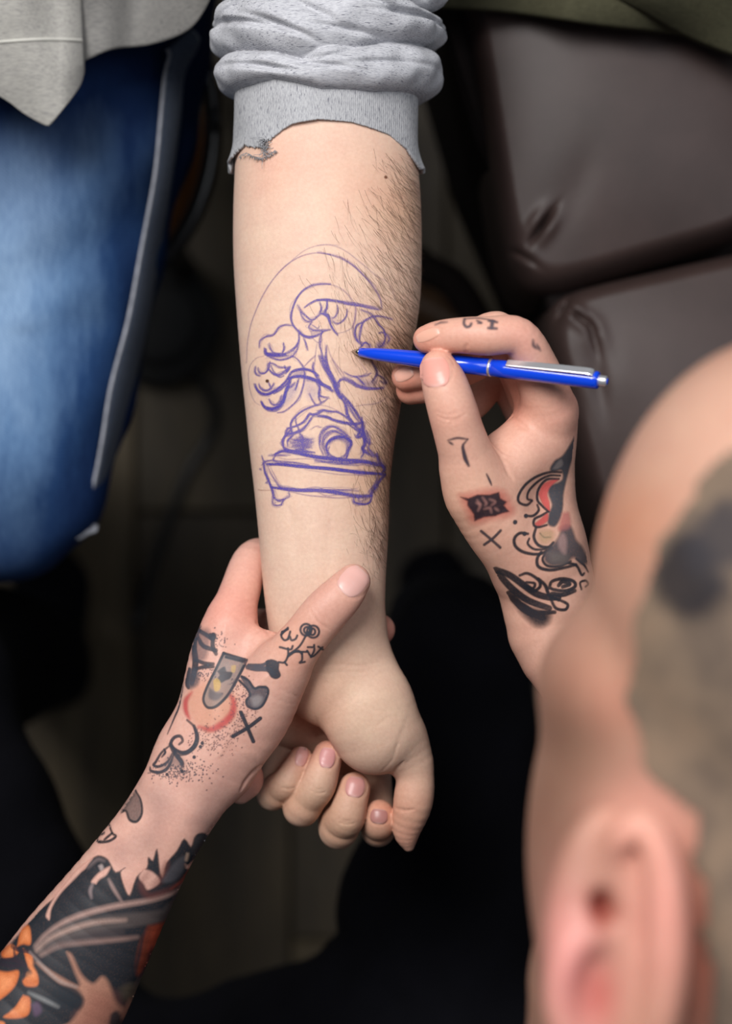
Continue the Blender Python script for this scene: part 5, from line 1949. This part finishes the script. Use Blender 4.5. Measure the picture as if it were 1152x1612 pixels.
# left cluster
for p, w in (([(250, 470), (300, 500), (315, 510)], 6), ([(318, 490), (315, 540), (330, 575)], 6), ([(250, 500), (275, 540), (330, 560)], 6), ([(235, 545), (240, 620), (225, 700)], 9),
             ([(240, 600), (280, 615), (318, 618)], 5), ([(240, 640), (280, 630), (318, 630)], 5), ([(258, 455), (240, 500), (238, 560)], 7), ([(215, 640), (205, 700), (210, 720)], 6)):
    L_(tb, p, w, K, .8, taper=.2)
tb.fill([(245, 470), (300, 470), (300, 540), (280, 600), (230, 600), (225, 540)], K2, .4, soft=4)
tb.fill([(300, 485), (325, 485), (330, 505), (315, 520), (300, 508)], K, .85)
tb.fill([(215, 640), (245, 640), (255, 700), (220, 725), (205, 700)], K2, .6, soft=3)
# lettering and double ring near the thumb
for p in ([(615, 480), (612, 500), (625, 515), (640, 510), (648, 500), (655, 515), (672, 510), (680, 495)], [(615, 480), (640, 468)], [(640, 510), (650, 478)], [(610, 492), (640, 462)],
          [(605, 545), (650, 555), (660, 540)], [(640, 550), (640, 580), (625, 610), (600, 610)], [(625, 610), (635, 622)], [(645, 575), (690, 540), (725, 480)], [(640, 585), (680, 560), (700, 575)],
          [(665, 565), (720, 565)], [(700, 570), (700, 600), (690, 612), (712, 608)], [(722, 560), (745, 585), (788, 545)], [(725, 545), (745, 545)], [(738, 588), (752, 560), (752, 535)], [(770, 542), (790, 555)]):
    L_(tb, p, 2.6, K, .85, taper=0)
for (cx_, cy_, rx_, ry_) in ((718, 470, 24, 25), (748, 478, 26, 26), (722, 472, 13, 14), (745, 478, 12, 14)):
    a_ = np.linspace(0, 2 * math.pi, 13)
    L_(tb, np.column_stack([cx_ + rx_ * np.cos(a_), cy_ + ry_ * np.sin(a_)]), 2.8, K, .85, taper=0, n=3)
# scrolls above the wrist
for p, w in (([(205, 860), (235, 890), (245, 940), (225, 985), (185, 1000), (150, 985), (135, 960), (150, 935), (175, 930), (185, 950), (170, 965)], 4.5), ([(235, 885), (248, 930), (238, 970), (205, 1000), (170, 1010)], 6),
             ([(130, 965), (150, 1000), (180, 1040), (185, 1060)], 6), ([(150, 1000), (125, 1060), (90, 1085), (50, 1080), (45, 1065)], 4), ([(130, 970), (95, 1000), (70, 1040), (60, 1055), (85, 1060), (120, 1040), (140, 1005)], 3.5),
             ([(190, 700), (170, 800), (150, 850), (120, 920)], 2.2), ([(95, 1020), (110, 1000), (105, 985)], 3)):
    L_(tb, p, w, K, .85, taper=.35)
tb.fill([(120, 1020), (160, 1010), (190, 1040), (180, 1065), (140, 1060), (90, 1075)], K2, .35, soft=6)
q = []
for _ in range(420):
    a_, r_ = RNG.uniform(-0.9, 2.3), RNG.normal(118, 26)
    q.append((315 + r_ * math.cos(a_) * 1.15, 800 + r_ * math.sin(a_) * 1.3))
q = [p for p in q if p[0] > 210]
tb.dots(q, RNG.uniform(.55, 1.1, len(q)), (96, 80, 90), .55)
q = [(RNG.normal(345, 22), RNG.normal(520, 22)) for _ in range(36)] + [(RNG.normal(280, 26), RNG.normal(665, 16)) for _ in range(50)] + [(RNG.normal(180, 60), RNG.normal(1085, 26)) for _ in range(240)]
tb.dots(q, RNG.uniform(.6, 1.3, len(q)), K2, .6)
tb.dots([(262, 975), (235, 1020), (183, 1080), (118, 1095), (270, 960)], 2.6, K, .85)
tb.build('tattoo', M_tattoo_ink, artist_body, label='black and red hand tattoo of crossed bones, dots and an X')

# ================================================================ the sleeve tattoo on the gripping arm
ts = Ink(SB, [(-40, 1190), (400, 1190), (345, 1240), (-40, 1640), (330, 1640), (150, 1330), (100, 1400), (60, 1500), (250, 1500), (200, 1240), (220, 1600)], 0.42)
ts.frame(0, 1140, 2.743)
D1, D2, OR = (38, 43, 50), (60, 64, 70), (206, 112, 62)
# clouds of grey wash
for p, a in (([(600, 270), (690, 265), (740, 330), (700, 420), (640, 380)], .22), ([(590, 470), (680, 440), (670, 540), (600, 560)], .2), ([(830, 420), (900, 380), (945, 430), (890, 500)], .32), ([(960, 160), (1080, 130), (1100, 200), (960, 330), (880, 400), (860, 330)], .16),
             ([(480, 520), (560, 510), (560, 590), (490, 590)], .18)):
    ts.fill(p, (120, 100, 100), a, soft=16)
ts.fill([(585, 290), (608, 330), (610, 390), (590, 420), (560, 415), (540, 370), (520, 380), (545, 330)], D2, .5, soft=3)
for p, w in (([(585, 285), (608, 330), (612, 385), (590, 420), (560, 412), (545, 375), (525, 378)], 3.2), ([(470, 430), (485, 470), (500, 485), (470, 505), (430, 508), (418, 490), (450, 470)], 3.2), ([(485, 470), (450, 500)], 3)):
    L_(ts, p, w, D1, .8, taper=.2)
# big black field
ts.fill([(475, 600), (460, 580), (425, 568), (390, 590), (370, 625), (330, 650), (300, 690), (250, 740), (190, 790), (130, 850), (30, 960), (-60, 1040), (-60, 1400), (600, 1400), (640, 1180), (700, 1000), (760, 850), (820, 700), (790, 600),
         (830, 610), (900, 560), (905, 500), (880, 470), (845, 480), (825, 530), (795, 495), (765, 545), (720, 600), (705, 660), (690, 640), (678, 540), (660, 590), (640, 575), (635, 620), (590, 660), (560, 740), (535, 700), (520, 640), (540, 620), (500, 640)],
        D1, .93, soft=1.8, n=3)
SK1 = (222, 172, 156)
# bare skin left inside it
for p in ([(620, 625), (660, 640), (690, 680), (640, 715), (620, 690), (600, 660)], [(210, 845), (200, 820), (240, 740), (290, 680), (330, 630), (400, 580), (330, 660), (270, 720), (225, 790), (215, 840)],
          [(415, 690), (395, 680), (430, 640), (475, 615), (460, 650), (430, 670)]):
    ts.fill(p, a_ if False else SK1, .92, soft=2)
L_(ts, [(400, 690), (390, 720), (395, 750)], 5, (150, 130, 130), .7, soft=2)
L_(ts, [(470, 670), (490, 710), (525, 765)], 5, (160, 132, 126), .8, soft=2)
ts.fill([(425, 612), (440, 605), (448, 622), (435, 632)], (200, 180, 176), .6, soft=2)
L_(ts, [(380, 620), (420, 585), (450, 590)], 4, (150, 130, 128), .5, soft=3)
# sweeping ribbons
for p, w, c, a in (([(155, 960), (200, 910), (280, 855), (380, 815), (500, 785), (620, 765), (720, 740), (800, 700)], 7, (176, 142, 132), .85),
                   ([(165, 985), (240, 920), (340, 880), (480, 855), (620, 840), (720, 820), (780, 790)], 20, (92, 82, 80), .75),
                   ([(160, 975), (220, 925), (320, 880), (420, 855), (540, 845)], 6, (178, 146, 134), .8),
                   ([(180, 995), (260, 955), (380, 940), (500, 930), (590, 920)], 7, (150, 120, 112), .8),
                   ([(200, 960), (300, 930), (420, 910), (520, 900)], 14, (84, 72, 72), .5)):
    L_(ts, p, w, c, a, soft=3.5, taper=.2)
# dark scallops under the wrist
for p in ([(640, 640), (610, 690), (640, 740), (700, 730), (760, 700), (800, 660)], [(720, 600), (700, 660), (660, 700)]):
    L_(ts, p, 10, (120, 66, 60), .45, soft=4)
ts.fill([(720, 640), (760, 590), (800, 570), (790, 640), (740, 680), (700, 680)], (86, 84, 90), .7, soft=3)
ts.fill([(840, 490), (880, 480), (900, 520), (870, 570), (830, 560)], (72, 68, 70), .6, soft=3)
ts.fill([(805, 555), (815, 560), (808, 590), (798, 585)], (190, 160, 140), .8, soft=2)
for p in ([(770, 690), (820, 640), (850, 620)], [(740, 710), (800, 670), (840, 640)]):
    L_(ts, p, 5, (150, 70, 56), .6, soft=2)
ts.fill([(640, 870), (720, 860), (700, 960), (650, 1060), (590, 1080), (600, 960)], (140, 62, 40), .8, soft=4)
ts.fill([(660, 880), (700, 870), (680, 950), (640, 980)], (196, 84, 56), .6, soft=4)
for p in ([(620, 900), (600, 1000), (580, 1080)], [(655, 960), (640, 1040), (630, 1120)], [(600, 1090), (640, 1080)]):
    L_(ts, p, 4, D1, .8, soft=2)
# splash of bare skin low on the arm
ts.fill([(290, 985), (310, 1000), (350, 1080), (400, 1120), (440, 1090), (470, 1120), (500, 1200), (540, 1220), (560, 1180), (580, 1220), (560, 1400), (180, 1400), (220, 1320), (300, 1290), (360, 1200), (330, 1160), (250, 1110), (160, 1030), (240, 1080), (340, 1130), (320, 1060)], (186, 134, 112), .9, soft=4)
ts.fill([(400, 1150), (500, 1180), (520, 1300), (400, 1330), (330, 1290)], (150, 92, 80), .55, soft=14)
ts.fill([(210, 1170), (260, 1130), (330, 1140), (360, 1190), (340, 1230), (260, 1220), (200, 1240)], D1, .9, soft=4)
L_(ts, [(125, 1160), (190, 1190), (250, 1220)], 5, (150, 150, 150), .7, soft=3)
ts.fill([(470, 1290), (480, 1250), (510, 1240), (530, 1280), (520, 1320), (480, 1330)], D1, .9, soft=3)
ts.fill([(520, 1140), (560, 1120), (600, 1130), (590, 1180), (540, 1190)], (110, 96, 78), .6, soft=6)
# orange petals at the corner
for p in ([(75, 960), (90, 890), (118, 868), (132, 890), (132, 950), (100, 950)], [(5, 985), (45, 950), (80, 985), (40, 1010), (10, 1005)], [(100, 970), (140, 1000), (140, 1040), (165, 1090), (160, 1130), (110, 1130), (100, 1100), (140, 1080), (120, 1040)],
          [(-30, 1060), (30, 1070), (80, 1065), (75, 1110), (50, 1150), (0, 1190), (-30, 1195)], [(100, 1170), (130, 1185), (125, 1250), (80, 1270), (15, 1265), (60, 1230)], [(-30, 1280), (20, 1290), (10, 1330), (-30, 1330)]):
    ts.fill(p, OR, .95, soft=2)
    pm = np.mean(p, 0)
    ts.fill([tuple(pm + (np.array(v_) - pm) * .55 + (4, -4)) for v_ in p], (236, 150, 100), .75, soft=5)
for p in ([(50, 960), (80, 975), (130, 985), (180, 1020)], [(0, 1020), (60, 1020), (110, 1050)], [(-10, 1035), (60, 1045), (100, 1040)], [(60, 970), (70, 1010), (110, 1040), (100, 1100)]):
    L_(ts, p, 5, (48, 40, 50), .85)
ts.fill([(135, 1210), (165, 1200), (180, 1240), (150, 1260)], (98, 74, 100), .7, soft=3)
L_(ts, [(130, 985), (200, 1060), (260, 1110), (330, 1135)], 4, (160, 142, 136), .8, soft=2.5)
ts.build('tattoo', M_tattoo_ink, artist_body, label='dark sleeve tattoo with orange petals and sweeping grey bands')

# ================================================================ tattoos on the drawing hand
tc_ = Ink(SC, [(650, 480), (935, 480), (650, 1010), (935, 1010), (700, 700), (900, 700), (860, 900), (900, 800), (720, 820), (925, 900)], 0.32)
tc_.frame(640, 640, 3.6)
for p in ([(235, 190), (290, 178), (345, 185)], [(345, 185), (318, 225), (330, 280), (352, 335)], [(318, 215), (326, 290), (345, 325)], [(240, 200), (262, 215)]):
    L_(tc_, p, 2.6, (70, 62, 72), .8, soft=1.4)
L_(tc_, [(318, 230), (330, 280), (350, 335)], 4.2, (66, 58, 68), .7, soft=1.8)
L_(tc_, [(452, 382), (470, 420), (480, 445)], 2.8, (70, 62, 72), .85)
# inflamed block of lettering
tc_.fill([(300, 500), (520, 470), (590, 540), (600, 610), (480, 640), (370, 660), (330, 580)], (204, 96, 84), .42, soft=7)
tc_.fill([(305, 512), (350, 520), (400, 500), (470, 500), (522, 485), (530, 520), (565, 540), (550, 560), (580, 595), (540, 605), (500, 620), (440, 625), (385, 648), (380, 610), (345, 560), (345, 535)], (38, 36, 44), .93, smooth=False, soft=1.5)
for p in ([(400, 530), (415, 560), (405, 590)], [(430, 515), (450, 545), (445, 560)], [(470, 525), (500, 540), (480, 560)], [(440, 580), (470, 575), (480, 600)], [(395, 545), (420, 555)], [(500, 575), (520, 590)]):
    L_(tc_, p, 3, (170, 120, 112), .7, soft=2)
L_(tc_, [(422, 705), (470, 745), (530, 798)], 3.4, (74, 66, 72), .85, taper=0)
L_(tc_, [(532, 702), (490, 745), (440, 782)], 3.4, (74, 66, 72), .85, taper=0)
tc_.dots([(612, 657)], 2.4, (74, 66, 72), .8)
tc_.frame(780, 660, 4.743)
WG = (74, 74, 82)
# scrolls on the wrist and back of the hand
tc_.fill([(595, 110), (598, 200), (560, 330), (530, 440), (505, 560), (500, 660), (480, 740), (440, 800), (390, 780), (400, 700), (420, 640), (395, 560), (400, 500), (470, 470), (500, 440), (490, 380), (430, 390), (405, 370), (440, 310), (500, 270), (560, 180)], (70, 74, 82), .85, soft=2)
tc_.fill([(425, 370), (460, 320), (490, 300), (500, 340), (460, 370)], (150, 138, 134), .6, soft=2)
tc_.fill([(320, 560), (350, 490), (410, 455), (470, 450), (410, 500), (385, 560), (400, 620), (400, 690), (350, 630)], (214, 96, 92), .85, soft=1.5)
tc_.fill([(290, 780), (340, 740), (385, 700), (385, 760), (320, 800)], (214, 96, 92), .8, soft=1.5)
for p, w in (([(490, 395), (400, 395), (300, 430), (220, 490), (170, 570), (175, 620), (230, 640), (270, 610)], 3.6), ([(480, 420), (400, 420), (320, 460), (250, 530), (235, 590), (270, 605)], 3.2), ([(470, 445), (380, 450), (320, 520), (310, 600), (350, 650), (395, 690)], 3.6),
             ([(310, 640), (320, 680), (280, 720), (220, 720)], 3.4), ([(390, 690), (340, 720), (290, 745), (285, 790), (320, 805), (380, 790)], 3.4), ([(240, 855), (180, 850), (140, 890), (150, 950), (220, 995), (330, 1005), (420, 960)], 4.0),
             ([(300, 810), (285, 880), (320, 940), (390, 955), (430, 920)], 4.0), ([(250, 890), (240, 930), (290, 970), (380, 970)], 3.0), ([(340, 990), (310, 1040), (320, 1100), (400, 1125), (500, 1110), (600, 1085)], 4.2),
             ([(370, 1000), (350, 1050), (390, 1095), (480, 1095), (560, 1060)], 3.2), ([(520, 1070), (600, 1090), (640, 1160), (660, 1150)], 3.6), ([(600, 1040), (660, 1090), (690, 1140)], 3), ([(330, 850), (360, 880), (410, 880)], 1.8)):
    L_(tc_, p, w, (48, 50, 58), .88, taper=.15)
tc_.fill([(360, 1010), (420, 940), (470, 880), (500, 800), (560, 800), (600, 900), (650, 960), (690, 1060), (640, 1080), (580, 1030), (520, 1080), (420, 1090), (370, 1060)], (86, 82, 88), .78, soft=3)
tc_.fill([(400, 1000), (470, 1000), (540, 1020), (520, 1070), (420, 1070)], (128, 118, 112), .5, soft=5)
tc_.fill([(330, 830), (420, 830), (430, 890), (370, 930), (320, 900)], (200, 170, 132), .5, soft=4)
tc_.fill([(470, 960), (465, 900), (500, 850), (530, 900), (525, 1000), (500, 1000)], (196, 156, 150), .5, soft=3)
tc_.fill([(500, 700), (545, 700), (560, 780), (540, 820), (470, 830), (480, 770)], (200, 120, 116), .55, soft=3)
tc_.dots([(145, 768), (225, 722), (215, 855)], 3.4, (60, 60, 68), .85)
# band round the wrist
for p, w in (([(0, 1120), (100, 1160), (200, 1230), (300, 1300), (400, 1330), (470, 1330)], 9), ([(20, 1150), (120, 1260), (240, 1350), (400, 1410)], 9), ([(180, 1165), (240, 1150), (320, 1200), (330, 1250), (280, 1280), (220, 1250)], 4), ([(230, 1215), (290, 1225), (280, 1260), (230, 1250)], 3.5),
             ([(320, 1190), (370, 1240), (400, 1310), (470, 1350)], 4.5), ([(400, 1260), (420, 1210), (500, 1190), (580, 1210), (590, 1250), (520, 1280), (430, 1270), (400, 1250)], 4.5), ([(470, 1240), (500, 1210), (550, 1230), (500, 1250)], 6), ([(420, 1300), (500, 1310), (590, 1280)], 6),
             ([(410, 1340), (450, 1410), (520, 1420), (535, 1380), (470, 1345)], 4), ([(640, 1270), (630, 1220), (670, 1205), (690, 1230), (670, 1250)], 3), ([(100, 1300), (220, 1420), (350, 1480)], 10), ([(200, 1380), (300, 1440), (440, 1440)], 6)):
    L_(tc_, p, w, (44, 46, 54), .88, taper=.15)
tc_.fill([(120, 1330), (240, 1400), (400, 1450), (380, 1530), (300, 1540), (200, 1450)], (50, 46, 52), .8, soft=6)
tc_.build('tattoo', M_tattoo_ink, artist_body, label='scrolled black and red tattoo over the back of the drawing hand')
# finger letters
tc_ = Ink(SC, [(660, 490), (870, 490), (660, 570), (870, 570), (800, 520)], 0.3)
tc_.frame(540, 460, 2.618)
for p, w in (([(500, 112), (498, 130), (508, 143), (522, 140), (528, 130)], 3.4), ([(502, 110), (560, 108), (625, 118)], 1.4), ([(600, 118), (634, 124)], 3.2), ([(615, 120), (612, 145)], 4.6), ([(598, 148), (632, 150)], 3.4), ([(552, 118), (570, 126)], 2.4), ([(556, 128), (568, 128)], 2.0)):
    L_(tc_, p, w, (80, 74, 84), .8, soft=1.6, taper=.1)
for p, w in (([(782, 198), (785, 220), (800, 232)], 4.0), ([(798, 215), (812, 240)], 2.6), ([(380, 134), (400, 126), (428, 124)], 2.4)):
    L_(tc_, p, w, (84, 78, 86), .7, soft=2)
tc_.build('tattoo', M_tattoo_ink, artist_body, label='small blurred letters tattooed along the index finger')

# the sleeve tattoo runs on round the flanks of the arm, out of reach of the fine sheet: stain the skin there
a_ = artist_body.data.color_attributes['tone']
buf = np.zeros(len(artist_body.data.vertices) * 4, np.float32)
a_.data.foreach_get('color', buf)
buf = buf.reshape(-1, 4)
off = 0
for sk, sheets in ((SB, (ts, tb)), (SC, ())):
    V_, F_ = sk.V, sk.F
    fn = np.cross(V_[F_[:, 2]] - V_[F_[:, 0]], V_[F_[:, 3]] - V_[F_[:, 1]])
    N = np.zeros_like(V_)
    for i in range(4): np.add.at(N, F_[:, i], fn)
    N /= np.linalg.norm(N, axis=1, keepdims=True) + 1e-12
    for sh in sheets:
        g = (V_[:, :2] - sh.lo) / sh.c
        gi = np.clip(g.round().astype(int), 2, sh.n - 3)
        inside = (g > 1).all(1) & (g < sh.n - 2).all(1)
        w = np.clip((0.62 - N[:, 2]) / 0.14, 0, 1) * sh.a[gi[:, 0], gi[:, 1]] * inside
        c = sh.rgb[gi[:, 0], gi[:, 1]]
        buf[off:off + len(V_), :3] = buf[off:off + len(V_), :3] * (1 - w[:, None]) + c * w[:, None]
    off += len(V_)
a_.data.foreach_set('color', buf.ravel())
